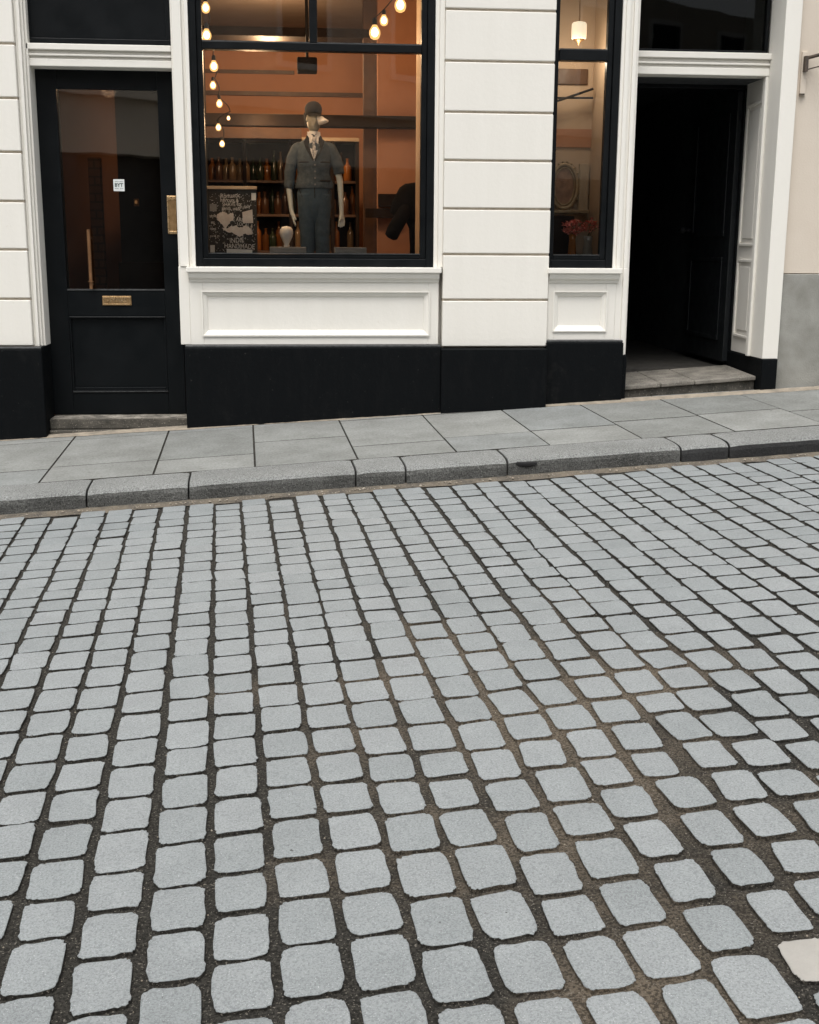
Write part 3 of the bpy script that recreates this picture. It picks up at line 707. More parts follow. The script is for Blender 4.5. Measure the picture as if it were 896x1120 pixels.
# bulkheads and beams
def pxbox(m,x0,x1,y0,y1,Y,dep,mi=0):
    xa,xb=ax(x0,(y0+y1)/2,Y),ax(x1,(y0+y1)/2,Y); m.box(xa,xb,Y,Y+dep,az((x0+x1)/2,y1,Y),az((x0+x1)/2,y0,Y),mi); return m
m=MB(); pxbox(m,205,462,125,138,1.72,.14); pxbox(m,205,462,30,40,2.0,.25); m.split('beam_and_reflection','darkwood',B,bevel=.006)  # lower band is added as a beam for a reflection in the glass
m=MB(); pxbox(m,215,330,139.5,151,2.62,.2); m.build('bulkhead','brownwood',B)
m=MB(); pxbox(m,200,322,76,80,3.975,.0245); pxbox(m,200,400,100,104.5,3.965,.0345); m.split('picture_rail','brownwood',B)
m=MB(); pxbox(m,325,347,62,78,1.9,.16); spk=m.build('speaker_box','blackcloth',bevel=.01); SP=thing('speaker','dark box speaker hung from the ceiling above the mannequin','speaker',(ax(336,70,1.9),1.98,az(336,78,1.9)))
spk.parent=SP; spk.location=-Vector(SP.location); m=MB(); m.tube([(ax(336,62,1.98),1.98,az(336,62,1.9)-.003),(ax(336,62,1.98),1.98,3.0495)],.012,8); m.build('hanging_rod','felt',SP)
# partition wall on the right of the big window
m=MB(); xa=ax(413,150,1.9); xb=ax(470,150,1.9); m.box(xa,xb+.25,1.9,2.0,.012,3.05); m.build('partition_wall','terracotta',B)
m=MB(); m.box(ax(397,150,2.1),xa+.03,2.001,2.12,.012,3.05); m.build('door_casing','brownwood',B,bevel=.004)
m=MB(); m.box(.795,.835,.10,.60,.9605,3.05); m.build('window_lining','tan',B)
m=MB(); m.box(1.05,1.09,.42,4.0,.012,3.05); m.build('lobby_partition','tan',B)
m=MB(); pxbox(m,414,440,212,226,1.85,.045); pxbox(m,400,440,228,238,1.80,.09); m.split('wall_ledge','darkwood',B)

# --- shelving at the back with bottles
SHY=2.9
U=thing('shelf_unit','tall dark wooden shelving full of bottles at the back of the shop behind the mannequin','shelving',(-.1,SHY,.012))
sx0,sx1=ax(216,200,SHY),ax(393,200,SHY)
ztop=az(300,151,SHY)
m=MB(); m.box(sx0,sx1,SHY+.30,SHY+.33,.012,ztop-.02); m.build('back_panel','darkwood',U)
m=MB()
for x in (sx0,ax(266,200,SHY),ax(316,200,SHY),ax(362,200,SHY),sx1-.03): m.box(x,x+.03,SHY,SHY+.2998,.012,ztop-.02)
m.split('upright','darkwood',U,bevel=.003)
shz=[az(300,p,SHY) for p in (197,234,274)]+[.5]
for z in shz:
    m=MB(); m.box(sx0+.0302,sx1-.0302,SHY+.01,SHY+.2995,z-.022,z); m.build('shelf','brownwood',U,bevel=.002)
m=MB(); m.box(sx0,sx1,SHY-.01,SHY+.33,ztop-.0198,ztop+.01); m.build('top_board','palewood',U,bevel=.003)
def bottle(x,y,z,mi,h,r):
    m=MB()
    m.lathe([(r*.9,0),(r,.01*h/.28),(r,h*.58),(r*.9,h*.66),(r*.38,h*.76),(r*.32,h*.96),(r*.38,h*.965),(r*.38,h)],(x,y,z),12)
    o=m.build('bottle',BOT[mi],smooth=True)
    kind=['amber','green','clear','ruby red','brown'][mi]
    return tag(o,'small %s glass bottle among many on the dark back shelves'%kind,'bottle','bottles on the back shelves')
bproto={}; nb_=0
for si,z in enumerate(shz[:3]):
    x=sx0+.06
    while x<sx1-.05:
        if random.random()<.95:
            mi=random.choice((0,0,0,1,2,2,3,4)); k=(mi,random.choice((0,1)))
            h,r=(.25,.030) if k[1] else (.19,.036)
            if k not in bproto: bproto[k]=(bottle(0,0,0,mi,h,r),)
            src=bproto[k][0]
            if not src.get('used'): o=src; src['used']=1
            else: o=src.copy(); col.objects.link(o)
            nb_+=1; o.location=(x,SHY+(.075 if nb_%2 else .19),z+.0005)
        x+=random.uniform(.048,.066)
for k in bproto.values():
    pass
for o in col.objects:
    if 'used' in o: del o['used']
# long counter / bench behind the mannequin carrying two slate plates
PYY=.50
m=MB(); m.box(-.30,.56,.42,.74,.935,az(340,277,.48)); bn=m.build('display_bench','darkwood',bevel=.004)
bench=thing('display_bench','low dark display bench inside the large window behind the mannequin\'s legs','bench',(.13,.6,.012))
bn.parent=bench; bn.location=-bench.location; bn.name='bench_top'
m=MB()
for x in (-.27,.50):
    for yy in (.45,.69): m.box(x,x+.04,yy,yy+.03,.012,.9345)
m.split('bench_leg','darkwood',bench)
bt=az(340,277,.48)
bench.name='display_bench'

# plates
def plate(x0,x1,lab):
    m=MB(); xa,xb=ax(x0,273,PYY),ax(x1,273,PYY); m.box(xa,xb,PYY,PYY+.17,bt+.0008,az(318,270,PYY)); return tag(m.build('slate_plate','plate',bevel=.004),lab,'plate','slate plates in the window')
plate(295,335,'grey slate plate under the white pear shaped ornament'); plate(366,401,'grey slate plate to the right of the mannequin\'s legs')
# white pear shaped ornament
k=az(318,269,PYY+.08)-az(318,270,PYY+.08); ox,oz=ax(313.5,260,PYY+.08),az(314,270,PYY)+.0005
m=MB(); m.lathe([(3.0*k,0),(3.2*k,1.5*k),(2.6*k,3*k),(4.2*k,6*k),(6.6*k,11*k),(7.6*k,15*k),(7.0*k,19*k),(4.6*k,21.7*k),(.3*k,22.6*k)],(ox,PYY+.08,oz),24)
o=m.build('ornament','white',smooth=True); tag(o,'white pear shaped ornament standing on a grey slate plate beside the mannequin','ornament')

# ================================================================== MANNEQUIN
MY=.98
k=.1*(az(344,200,MY)-az(344,210,MY)); mx,mz=ax(344,215,MY),az(344,322,MY)
MN=thing('mannequin','cream shop mannequin in black cap, charcoal jacket and slate trousers wearing a white duck bill','mannequin',(mx,MY,mz))
def W(u,d,h): return (mx+u*k,MY+d*k,mz+h*k)
def skin_body():
    js=[]; es=[]; rs=[]
    def J_(p,r,par=None):
        js.append(W(*p)); rs.append(tuple(q*k for q in (r if isinstance(r,tuple) else (r,r)))); 
        if par is not None: es.append((par,len(js)-1))
        return len(js)-1
    pel=J_((0,0,106),(13,9)); wa=J_((0,0,126),(12,8.5),pel); ch=J_((0,0,148),(13,9),wa); nb=J_((0,1,166),(8,7),ch); nk=J_((0,0,176),(4.6,4.6),nb); hd0=J_((0,-1,186),(6,6),nk)
    for sg in (-1,1):
        hp=J_((sg*9,0,100),9,pel); kn=J_((sg*9.5,-1,57),5.6,hp); an=J_((sg*10,1,10),3.6,kn); to=J_((sg*12,-17,3.2),3.0,an)
    # left (picture-left) arm
    for sg,el,wr in ((-1,(-29,-1,122),(-26,-5,92)),(1,(29,-1,128),(30.5,-6,91))):
        sh=J_((sg*19,0,160),4.6,ch); e=J_(el,3.8,sh); w_=J_(wr,2.6,e)
        dx=(wr[0]-el[0])*.12 + (1.5 if sg<0 else -.3)
        pm=J_((wr[0]+dx*.8,wr[1]-1.5,wr[2]-5),(2.4,4.0),w_)
        for i in range(4):
            o=(i-1.5)*1.75; ox=(i-1.5)*1.5 if sg>0 else 0; o=o*(.5 if sg>0 else 1)
            kx=J_((wr[0]+dx+.2*i+ox,wr[1]-2+o,wr[2]-8.6+abs(i-1.2)*.3),1.25,pm)
            kk=J_((wr[0]+dx*1.7-.3*sg*.5+ox*1.25,wr[1]-2.8+o*1.1,wr[2]-12.8+abs(i-1.2)*.5),1.1,kx)
            J_((wr[0]+dx*2.0-.6*sg+ox*1.35,wr[1]-3.8+o*1.1,wr[2]-16.6+abs(i-1.2)*1.1),.95,kk)
        t1=J_((wr[0]+dx-sg*1.6,wr[1]-4.6,wr[2]-5.8),1.2,pm); J_((wr[0]+dx*1.3-sg*2.6,wr[1]-6.2,wr[2]-9.4),.95,t1)
    me=bpy.data.meshes.new('body'); me.from_pydata(js,es,[])
    o=bpy.data.objects.new('body',me); col.objects.link(o)
    m=o.modifiers.new('s','SKIN'); 
    for i,v in enumerate(me.skin_vertices[0].data if me.skin_vertices else []): v.radius=rs[i]
    if not me.skin_vertices:
        pass
    else: me.skin_vertices[0].data[0].use_root=True
    s=o.modifiers.new('u','SUBSURF'); s.levels=2; s.render_levels=2
    return o,rs
o,rs=skin_body()
if not o.data.skin_vertices:
    bpy.context.view_layer.objects.active=o
    bm=bmesh.new(); bm.from_mesh(o.data); ly=bm.verts.layers.skin.verify(); bm.verts.ensure_lookup_table()
    for i,v in enumerate(bm.verts): v[ly].radius=rs[i]; v[ly].use_root=(i==0)
    bm.to_mesh(o.data); bm.free()
dg=bpy.context.evaluated_depsgraph_get(); dg.update()
bme=bpy.data.meshes.new_from_object(o.evaluated_get(dg)); bpy.data.objects.remove(o)
# head shaped and fused with the body by a voxel remesh
hb=MB(); hb.v=[tuple(v.co) for v in bme.vertices]; hb.f=[tuple(p.vertices) for p in bme.polygons]; hb.m=[0]*len(hb.f)
yaw=R(22)
def HP(u,d,h):
    # head-local to mannequin units: yaw to picture right
    return (u*math.cos(yaw)-d*math.sin(yaw)*-1*-1, u*math.sin(yaw)+d*math.cos(yaw), h)
def headpt(u,d,h):
    c,s=math.cos(yaw),math.sin(yaw); return W(u*c-d*s,u*s+d*c,h)
rings=[]
for h,rx,ryf,ryb in ((180,3.4,6.0,3.4),(182,5.6,8.0,5.5),(185.5,7.0,9.0,8.0),(190,7.4,9.0,9.6),(195,7.6,9.0,10.4),(200,7.8,9.2,10.9),(205,7.3,8.4,10.2),(209,5.8,6.6,8.0),(211.5,3.2,3.6,4.6),(212.3,.5,.5,.5)):
    r=[]
    for i in range(24):
        a=2*math.pi*i/24; c,s=math.cos(a),math.sin(a)
        d=(ryf if s<0 else ryb)*s
        if s<-.9 and 186<h<197: d-=2.2*(1-abs(h-189.5)/8)      # nose
        if s<-.6 and 196<h<201 and .25<abs(c)<.7: d+=.9          # eye sockets
        r.append(headpt(rx*c,d,h))
    rings.append(r)
hb.ring_loft(rings)
for sg in (-1,1):
    hb.ring_loft([[headpt(sg*(7.3+t),(.6+1.6*math.sin(a)*w),193+2.9*math.cos(a)*w) for a in [2*math.pi*i/10 for i in range(10)]] for t,w in ((-.5,1),(.6,1),(1.1,.7))])
def headshade():  # head greyed in colour, including the shade under the cap
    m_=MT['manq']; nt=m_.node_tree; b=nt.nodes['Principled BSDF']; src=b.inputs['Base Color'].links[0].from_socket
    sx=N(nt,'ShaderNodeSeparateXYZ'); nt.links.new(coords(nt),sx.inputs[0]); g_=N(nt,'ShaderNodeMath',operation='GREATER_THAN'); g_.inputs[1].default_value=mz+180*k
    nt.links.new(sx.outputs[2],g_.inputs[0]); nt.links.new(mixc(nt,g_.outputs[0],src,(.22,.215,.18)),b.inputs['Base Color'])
headshade()
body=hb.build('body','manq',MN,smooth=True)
rm=body.modifiers.new('fuse','REMESH'); rm.mode='VOXEL'; rm.voxel_size=.0031; rm.use_smooth_shade=True
sm_=body.modifiers.new('sm','SMOOTH'); sm_.iterations=1; sm_.factor=.5
# jacket
m=MB(); n=28
def wrinkle(h,a,q): return 1+q*noise.noise(Vector((math.cos(a)*2.2,math.sin(a)*2.2,h*.16)))
def cloth(m,spec,n=28,q=.06,mi=0,cap=False):
    rs=[]
    for cx,cy,h,rx,ry in spec:
        rs.append([W(cx+rx*math.cos(a)*wrinkle(h,a,q),cy+ry*math.sin(a)*wrinkle(h,a,q),h) for a in [2*math.pi*i/n for i in range(n)]])
    m.ring_loft(rs,mi,cap)
def dense(spec,step=2.0):
    out=[]
    for a,b_ in zip(spec,spec[1:]):
        nn=max(1,int(abs(b_[2]-a[2])/step))
        for i in range(nn): out.append(tuple(a[j]+(b_[j]-a[j])*i/nn for j in range(5)))
    out.append(spec[-1]); return out
cloth(m,dense([(0,0,118.5,20.8,13.0),(0,0,122,21.0,13.2),(0,0,126,20.4,12.8),(0,0,134,18.2,12.2),(0,0,145,19.6,13.0),(0,0,156,21.2,13.2),(0,0,163,20.4,12.4),(0,.3,167,17.5,11.2),(0,.6,170.5,11.5,9.5),(0,.8,173,8.4,8.0),(0,.8,176.5,7.4,7.4)]))
def sleeve(pts,rads):
    P=[]; RR=[]
    for i in range(len(pts)-1):
        for j in range(6):
            t=j/6; P.append(tuple(pts[i][c]+(pts[i+1][c]-pts[i][c])*t for c in range(3))); RR.append(rads[i]+(rads[i+1]-rads[i])*t)
    P.append(pts[-1]); RR.append(rads[-1])
    RR=[r*(1+.07*noise.noise(Vector((0,0,i*.7)))) for i,r in enumerate(RR)]
    m.tube([W(*p) for p in P],[r*k for r in RR],16)
sleeve([(-12,.5,162.5),(-18,.5,160.5),(-23.5,.3,151),(-27.0,-.5,136),(-28.6,-1,118)],[6.8,7.5,7.0,6.2,5.6])
sleeve([(12,.5,162.5),(18,.5,160.5),(23.5,.3,151),(26.8,-.5,142),(28.4,-1,134)],[6.8,7.5,7.0,6.4,5.9])
jk=m.build('jacket','jacket',MN,smooth=True); s_=jk.modifiers.new('t','SOLIDIFY'); s_.thickness=.004
# lapels, fastening and waist band of the jacket
m=MB()
for sg in (-1,1):
    pts=[(sg*7.6,-6.8,175.5),(sg*11.5,-10.2,168),(sg*9.0,-14.0,160),(sg*1.0,-14.6,146.5),(sg*.3,-14.2,148.5),(sg*5.2,-12.4,161),(sg*5.0,-8.6,172)]
    m.add([W(*p) for p in pts]+[W(p[0],p[1]+1.0,p[2]) for p in pts],[tuple(range(7)),tuple(range(7,14))[::-1]]+[(i,(i+1)%7,7+(i+1)%7,7+i) for i in range(7)])
m.build('lapel','felt',jk,bevel=.0008)
for h in (143,136,129,122): MB().__class__.build((lambda q:(q.tube([W(.8,-13.0,h),W(.8,-14.5,h)],1.1*k,10),q)[1])(MB()),'button','steel',jk)
m=MB(); cloth(m,[(0,0,118,21.3,13.4),(0,0,119,21.6,13.7),(0,0,123.5,21.4,13.6),(0,0,124.2,20.9,13.3)],q=.06); m.build('waistband','jacket',jk,smooth=True)
for x0,x1,h in ((-17,-6,146),(7,17,146),(6,18,126)):
    m=MB(); m.tube([W(x0,-12.2+abs(x0)*.22-.8,h),W((x0+x1)/2,-13.6+abs((x0+x1)/2)*.14,h+.4),W(x1,-12.2+abs(x1)*.22-.8,h)],.9*k,8); m.build('pocket_flap','felt',jk)
# shirt front, collar and tie
m=MB()
V=[(-5.5,-9.0,173.5),(5.5,-9.0,173.5),(3.8,-13.2,158),(0,-14.2,147),(-3.8,-13.2,158)]
m.add([W(*p) for p in V]+[W(p[0],p[1]+1.2,p[2]) for p in V],[(0,1,2,3,4),(9,8,7,6,5)]+[(i,(i+1)%5,5+(i+1)%5,5+i) for i in range(5)])
for sg in (-1,1):
    V=[(sg*1.0,-9.6,174.5),(sg*7.0,-6.0,179.5),(sg*7.6,-6.8,173.5),(sg*3.0,-11.6,166.5)]
    m.add([W(*p) for p in V]+[W(p[0],p[1]+.9,p[2]) for p in V],[(0,1,2,3),(7,6,5,4)]+[(i,(i+1)%4,4+(i+1)%4,4+i) for i in range(4)])
cloth(m,[(0,.3,172,7.0,7.4),(0,.3,179.5,6.2,6.4)],q=0)
sh=m.build('shirt','shirt',MN)
m=MB(); V=[(-1.8,-11.6,171.5),(1.8,-11.6,171.5),(1.2,-12.5,168),(2.4,-14.4,157),(0,-15.2,147.5),(-2.4,-14.4,157),(-1.2,-12.5,168)]
m.add([W(*p) for p in V]+[W(p[0],p[1]+1.2,p[2]) for p in V],[tuple(range(7)),tuple(range(7,14))[::-1]]+[(i,(i+1)%7,7+(i+1)%7,7+i) for i in range(7)])
m.build('tie','tie',sh,bevel=.001)
# trousers
m=MB()
cloth(m,dense([(0,0,80,7,6),(0,0,88,13,9.5),(0,0,100,18.5,12.2),(0,0,106,19.4,12.6),(0,0,112,19.6,12.6),(0,0,118,18.4,11.8),(0,0,121,18.0,11.5)]),q=.03,cap=True)
for sg in (-1,1):
    cloth(m,dense([(sg*8.6,0,112,10.4,11.9),(sg*8.6,0,98,10.3,11.4),(sg*8.3,-.5,80,9.2,9.8),(sg*8.2,-1,58,8.5,8.6),(sg*9.0,0,30,7.4,7.8),(sg*10,1,9,6.6,7.2)]),n=22,q=.09,cap=True)
tr=m.build('trousers','trouser',MN,smooth=True)
m=MB(); m.tube([W(0,-12.9,119),W(.2,-12.9,112),W(.3,-11.6,104)],.5*k,8); m.build('seam','felt',tr)
for sg in (-1,1):
    m=MB(); m.tube([W(sg*17.2,-6.6,117),W(sg*13.5,-10.0,108)],.5*k,8); m.build('seam','felt',tr)
# shoes
m=MB()
for sg in (-1,1):
    m.ring_loft([[W(sg*(10.5+t*.10)+w*math.cos(a),6-t,max(.0,3.2*hh+hh*4.2*math.sin(a))) for a in [2*math.pi*i/14 for i in range(14)]] for t,w,hh in ((0,3,.7),(2,4.2,1.0),(8,4.4,1.0),(14,4.8,.8),(20,4.8,.62),(25,3.8,.5),(27.5,1.8,.35))])
m.build('shoe','felt',MN,smooth=True)
# cap with peak
m=MB(); rings=[]
for h,w,df,db in ((197.5,8.6,9.6,12.0),(199.5,9.0,10.0,12.4),(202.5,9.4,10.6,12.6),(205.5,9.2,10.2,12.4),(208.5,7.8,8.8,11.0),(210.8,5.4,6.2,8.2),(212.0,2.6,3,4),(212.3,.4,.5,.6)):
    rings.append([headpt(w*math.cos(a),(df if math.sin(a)<0 else db)*math.sin(a),h+(-2.0*max(0,math.sin(a)) if h<201 else 0)) for a in [2*math.pi*i/24 for i in range(24)]])
m.ring_loft(rings); cp=m.build('cap','felt',MN,smooth=True)
m=MB(); m.ring_loft([[headpt(w*math.cos(a),6.0+dd*math.sin(a),h) for a in [2*math.pi*i/20 for i in range(20)]] for h,w,dd in ((183,1,1),(184.5,5,4),(188,7.6,6),(194,8.6,7.4),(200,8.8,7.6))]); m.build('hair','felt',MN,smooth=True)
m=MB(); top=[];bot=[]
for i in range(13):
    a=math.pi*(1.12+.76*i/12); top.append(headpt(9.0*math.cos(a),9.4*math.sin(a),198.6)); bot.append(headpt(8.4*math.cos(a),(9.4+5.2*math.sin(math.pi*i/12))*math.sin(a)*1.0,196.2))
vs=top+bot+[Vector(p)-Vector((0,0,.9*k)) for p in top]+[Vector(p)-Vector((0,0,.7*k)) for p in bot]
n=13; m.add(vs,[(i,i+1,n+i+1,n+i) for i in range(12)]+[(2*n+i,3*n+i,3*n+i+1,2*n+i+1) for i in range(12)]+[(n+i,n+i+1,3*n+i+1,3*n+i) for i in range(12)])
m.build('peak','felt',cp)
# duck bill
m=MB(); rings=[]
yaw2=R(48)
for t,w,h1,hc in ((6.0,4.4,5.4,191.8),(9,4.8,5.4,191.8),(12,4.4,4.6,191.2),(14.5,4.3,3.4,190.6),(17.5,4.3,2.4,190.2),(19.6,3.0,1.4,190.2),(20.4,.5,.4,190.3)):
    c,s=math.cos(yaw2),math.sin(yaw2)
    rings.append([W(s*t+c*w*math.cos(a),-c*t+s*w*math.cos(a),hc+h1*math.sin(a)) for a in [2*math.pi*i/16 for i in range(16)]])
m.ring_loft(rings); m.build('duck_bill','white',MN,smooth=True)
# base plate stands on a low plinth
m=MB(); m.tube([(mx,MY,mz-.012),(mx,MY,mz-.0005)],.17,28); m.build('base_plate','steel',MN)
m=MB(); m.box(mx-.35,mx+.35,MY-.22,MY+.35,.0125,mz-.0125); tag(m.build('low_plinth','darkwood',bevel=.005),'low dark plinth on the shop floor carrying the mannequin','plinth')

# ================================================================== STRING LIGHTS
def bulb_at(p,r,parent,tiltx=0):
    m=MB(); m.lathe([(.3*r,-1.25*r),(.75*r,-1.0*r),(r,-.35*r),(r*.95,.25*r),(.6*r,.85*r),(.36*r,1.25*r)],p,16); bb=m.build('bulb','bulbshell',parent,smooth=True)
    m=MB(); q_=.66*r; m.lathe([(.3*q_,-1.2*q_),(.8*q_,-.8*q_),(q_,-.1*q_),(.85*q_,.5*q_),(.4*q_,1.1*q_)],p,14); m.build('filament','bulb',bb,smooth=True)
    m=MB(); m.lathe([(.40*r,1.20*r),(.46*r,1.3*r),(.46*r,2.1*r),(.22*r,2.4*r)],p,10); m.build('socket','felt',bb,smooth=False)
    return bb
def lamp(p,e,rad=.03,c=(1,.62,.34),name='bulb_or_fill_light'):
    l=bpy.data.lights.new(name,'POINT'); l.energy=e; l.color=c; l.shadow_soft_size=rad; o=bpy.data.objects.new(name,l); col.objects.link(o); o.location=p; return o
SY=.42
sl=thing('string_lights','string of glowing filament bulbs hanging down inside the left side of the large window','string lights',tuple(at(226,0,SY)))
lp=[(224,-12),(225,8),(226,38),(234,72),(233,93),(240,113),(250,129),(239,139),(243,157)]
prev=None
sizes=[5.5,5,5.5,5,3.8,3.8,2.2,3.4,3.2]
kk_=az(230,60,SY)-az(230,61,SY)
SD=[.42,.42,.46,.62,.80,1.0,1.10,1.22,1.34]
for (x,y_),s_z,yd in zip(lp,sizes,SD):
    p=at(x,y_,yd); bulb_at(p,s_z*kk_*(7.8+yd)/(7.8+SY),sl)
path=[]
for i,(x,y_) in enumerate(lp):
    p=at(x,y_,SD[i]); path.append(p+Vector((.012*(-1)**i,.01,.045)))
dn=[]
for a,b_ in zip(path,path[1:]):
    for j in range(6):
        t=j/6; q=a.lerp(b_,t); q.y+=.02*math.sin(math.pi*t); q.x+=.02*math.sin(math.pi*t)*(1 if b_.x>a.x else -1); dn.append(q)
dn.append(path[-1]); dn.insert(0,Vector((dn[0].x,dn[0].y,3.05)))
m=MB(); m.tube(dn,.0035,6); m.build('cable','felt',sl)
sr=thing('string_lights','short string of three large glowing bulbs at the top right of the large window','string lights',tuple(at(420,0,SY)))
rp_=[(438,5,6.8),(420,22,5.0),(410,35,6.6)]
pth=[Vector((at(447,-20,SY).x,SY,3.05)),at(446,-14,SY)]
for x,y_,s_z in rp_:
    p=at(x,y_,SY); bulb_at(p,s_z*kk_,sr); pth.append(p+Vector((0,.01,2.35*s_z*kk_)))
m=MB(); m.tube(pth,.0035,6); m.build('cable','felt',sr)
lamp(at(425,20,SY)+Vector((-.05,.45,-.10)),6.0,.06); lamp(at(232,40,.5)+Vector((.30,.30,-.1)),8,.08); lamp(at(240,110,1.0)+Vector((.32,1.3,.50)),34,.1); lamp(at(241,150,1.3)+Vector((.25,.20,.10)),7,.08); lamp(at(250,150,.4)+Vector((.14,-.03,0)),4.5,.05)  # offset bulb light; the back-wall and chalkboard ones are added fill with no bulb
# pendant lamp in the narrow window
PYW=.42
pd=thing('pendant_lamp','cream glass pendant lamp hanging at the top of the narrow right window','lamp',tuple(at(634,10,PYW)))
kp=az(634,30,PYW)-az(634,31,PYW); c=at(633.5,35,PYW)
m=MB(); m.lathe([(7.4*kp,-8*kp),(8.6*kp,-7*kp),(8.9*kp,0),(8.6*kp,9*kp),(7.2*kp,10.5*kp),(3*kp,11.5*kp)],c,24); m.build('lamp_shade','lampglass',pd,smooth=True)
m=MB(); m.lathe([(.6*kp,-14.5*kp),(1.6*kp,-12.5*kp),(3.2*kp,-10.5*kp),(7.2*kp,-8.4*kp),(7.2*kp,-8.0*kp)],c,16); m.build('finial','brass',pd,smooth=True)
m=MB(); m.tube([c+Vector((0,0,11.4*kp)),Vector((c.x,c.y,3.05))],.0045,8); m.build('cord','brass',pd)
lamp(c+Vector((-.02,-.02,-.17)),2.3,.06,(1,.82,.62))

# ================================================================== CHALK BOARD
BY=.46
bx0,bx1=ax(228,240,BY),ax(281,240,BY); bz0,bz1=az(254,278,BY)-.03,az(254,205,BY)
m=MB(); m.box(bx0,bx1,BY,BY+.015,bz0,bz1-.012); 
bd=m.build('board_face','board'); CB=thing('chalkboard_sign','black chalkboard sign with white lettering and torn paper in the lower left window corner','sign',((bx0+bx1)/2,BY,bz0))
bd.parent=CB; bd.location=-Vector(CB.location)
m=MB(); m.box(bx0-.004,bx1+.004,BY-.012,BY+.02,bz1-.0118,bz1+.008); m.build('top_rail','palewood',CB,bevel=.002)
def bp(px,py): return ax(px,py,BY),az(px,py,BY)
rb=random.Random(5)
def paper(pts,mt,name,yo):
    v=[bp(*p) for p in pts]; n=len(v); m=MB(); m.add([(x,BY-yo,z) for x,z in v]+[(x,BY-.0002,z) for x,z in v],[tuple(range(n))]+[(i,(i+1)%n,n+(i+1)%n,n+i) for i in range(n)]); return m.build(name,mt,CB)
def torn(pts,seed):
    q=random.Random(seed); out=[]
    for (x0,y0),(x1,y1) in zip(pts,pts[1:]+pts[:1]):
        for j in range(4):
            t=j/4; out.append((x0+(x1-x0)*t+q.uniform(-.9,.9),y0+(y1-y0)*t+q.uniform(-.9,.9)))
    return out
paper(torn([(238,234),(244,231.5),(249,234),(255,233),(255,240),(251,244),(247,250),(241,244),(237,240)],3),'paper','torn_poster',.004)
paper(torn([(243,250),(250,249),(257,246),(263,249),(270,247),(274,250),(275,247),(276,257),(268,256),(263,259),(254,254),(247,253)],4),'paper','torn_poster',.0035)
paper([(265,232),(276,229),(277,244),(266,244)],'paper','small_poster',.003)
paper([(275,211),(280,211),(280,219),(275,219)],'sticker','card',.003)
paper([(230,268),(235,268),(235,276),(230,276)],'sticker','card',.003)
paper([(248,272),(276,273),(276,277),(248,277)],'sticker','card',.003)
paper([(229.5,223),(237,223),(237,231),(229.5,231)],'plate','card',.003)
def tx(b_,px,py,s,rz=0,bold=.0006):
    x,z=bp(px,py); text(b_,s,(x,BY-.001,z),'chalk','lettering',CB,.0006,rz,bold,.82)
for b_,px,py,sz,rz in (('Romantic',252,214,.042,.05),('haircuts &',251,219,.036,-.02),('SHAVE for',254,223.5,.036,.03),('gents, walk',253,228,.034,-.04),('in daily',268,226,.030,.08),('WE ARE',258,240,.036,-.1),('LOCAL &',268,246,.032,-.15),('INDIE',259,263,.046,.04),('HANDMADE',262,269.5,.044,-.03),('style',233,236,.030,.06),('cut & go',235,258,.022,0),('est.',233,243,.024,.1),('open',233,250,.024,-.1)):
    tx(b_,px,py,sz,rz,.0001)
m=MB()
for i in range(300):
    px,py=rb.uniform(230,279),rb.uniform(212,276)
    x,z=bp(px,py); a=rb.uniform(0,3.14); l=rb.uniform(.003,.011)
    m.tube([(x,BY-.0012,z),(x+l*math.cos(a),BY-.0012,z+l*math.sin(a))],rb.uniform(.0008,.0016),5)
m.build('chalk_marks','chalk',CB)

# ================================================================== DARK COAT ON A STAND
CY=1.15
def cp_(px,py,d=0): p=at(px,py,CY); return (p.x,p.y+d,p.z)
kc=az(440,220,CY)-az(440,221,CY)
CS=thing('coat_stand','black padded coat with hanging sleeve on a stand inside the large window','coat stand',(ax(448,278,CY),CY,.0125))
m=MB(); rings=[]
for py,cx,w,d in ((199.5,455,2,2),(201,454,11,8),(205,453,16,11),(213,451.5,20,13),(222,450,22,14),(232,449,22.5,14),(237,451,20,13),(240,452,16,10)):
    rings.append([(ax(cx,py,CY)+w*kc*math.cos(a)*wrinkle(py,a,.10),CY+d*kc*math.sin(a),az(cx,py,CY)) for a in [2*math.pi*i/20 for i in range(20)]])
m.ring_loft(rings); m.build('coat_body','blackcloth',CS,smooth=True)
m=MB(); m.tube([cp_(446,222,-.03),cp_(441,233,-.07),cp_(435,243,-.08),cp_(429.5,253,-.08),cp_(427,259,-.08),cp_(426,261,-.08)],[6*kc,7.6*kc,8.0*kc,8.0*kc,7.4*kc,4*kc],14); m.build('sleeve','blackcloth',CS,smooth=True)
m=MB(); m.ring_loft([[(ax(cx,py,CY)+w*kc*math.cos(a),CY+.6*w*kc*math.sin(a),az(cx,py,CY)) for a in [2*math.pi*i/14 for i in range(14)]] for py,cx,w in ((236,452,11),(250,455,8),(270,456,8),(300,456,8))]); m.build('coat_skirt','blackcloth',CS,smooth=True)
m=MB(); xs0=ax(452,260,CY); m.tube([(xs0,CY,.03),(xs0,CY,az(455,201,CY))],.016,10); m.tube([(xs0,CY,.0125),(xs0,CY,.035)],.16,20); m.build('stand_pole','darkwood',CS)

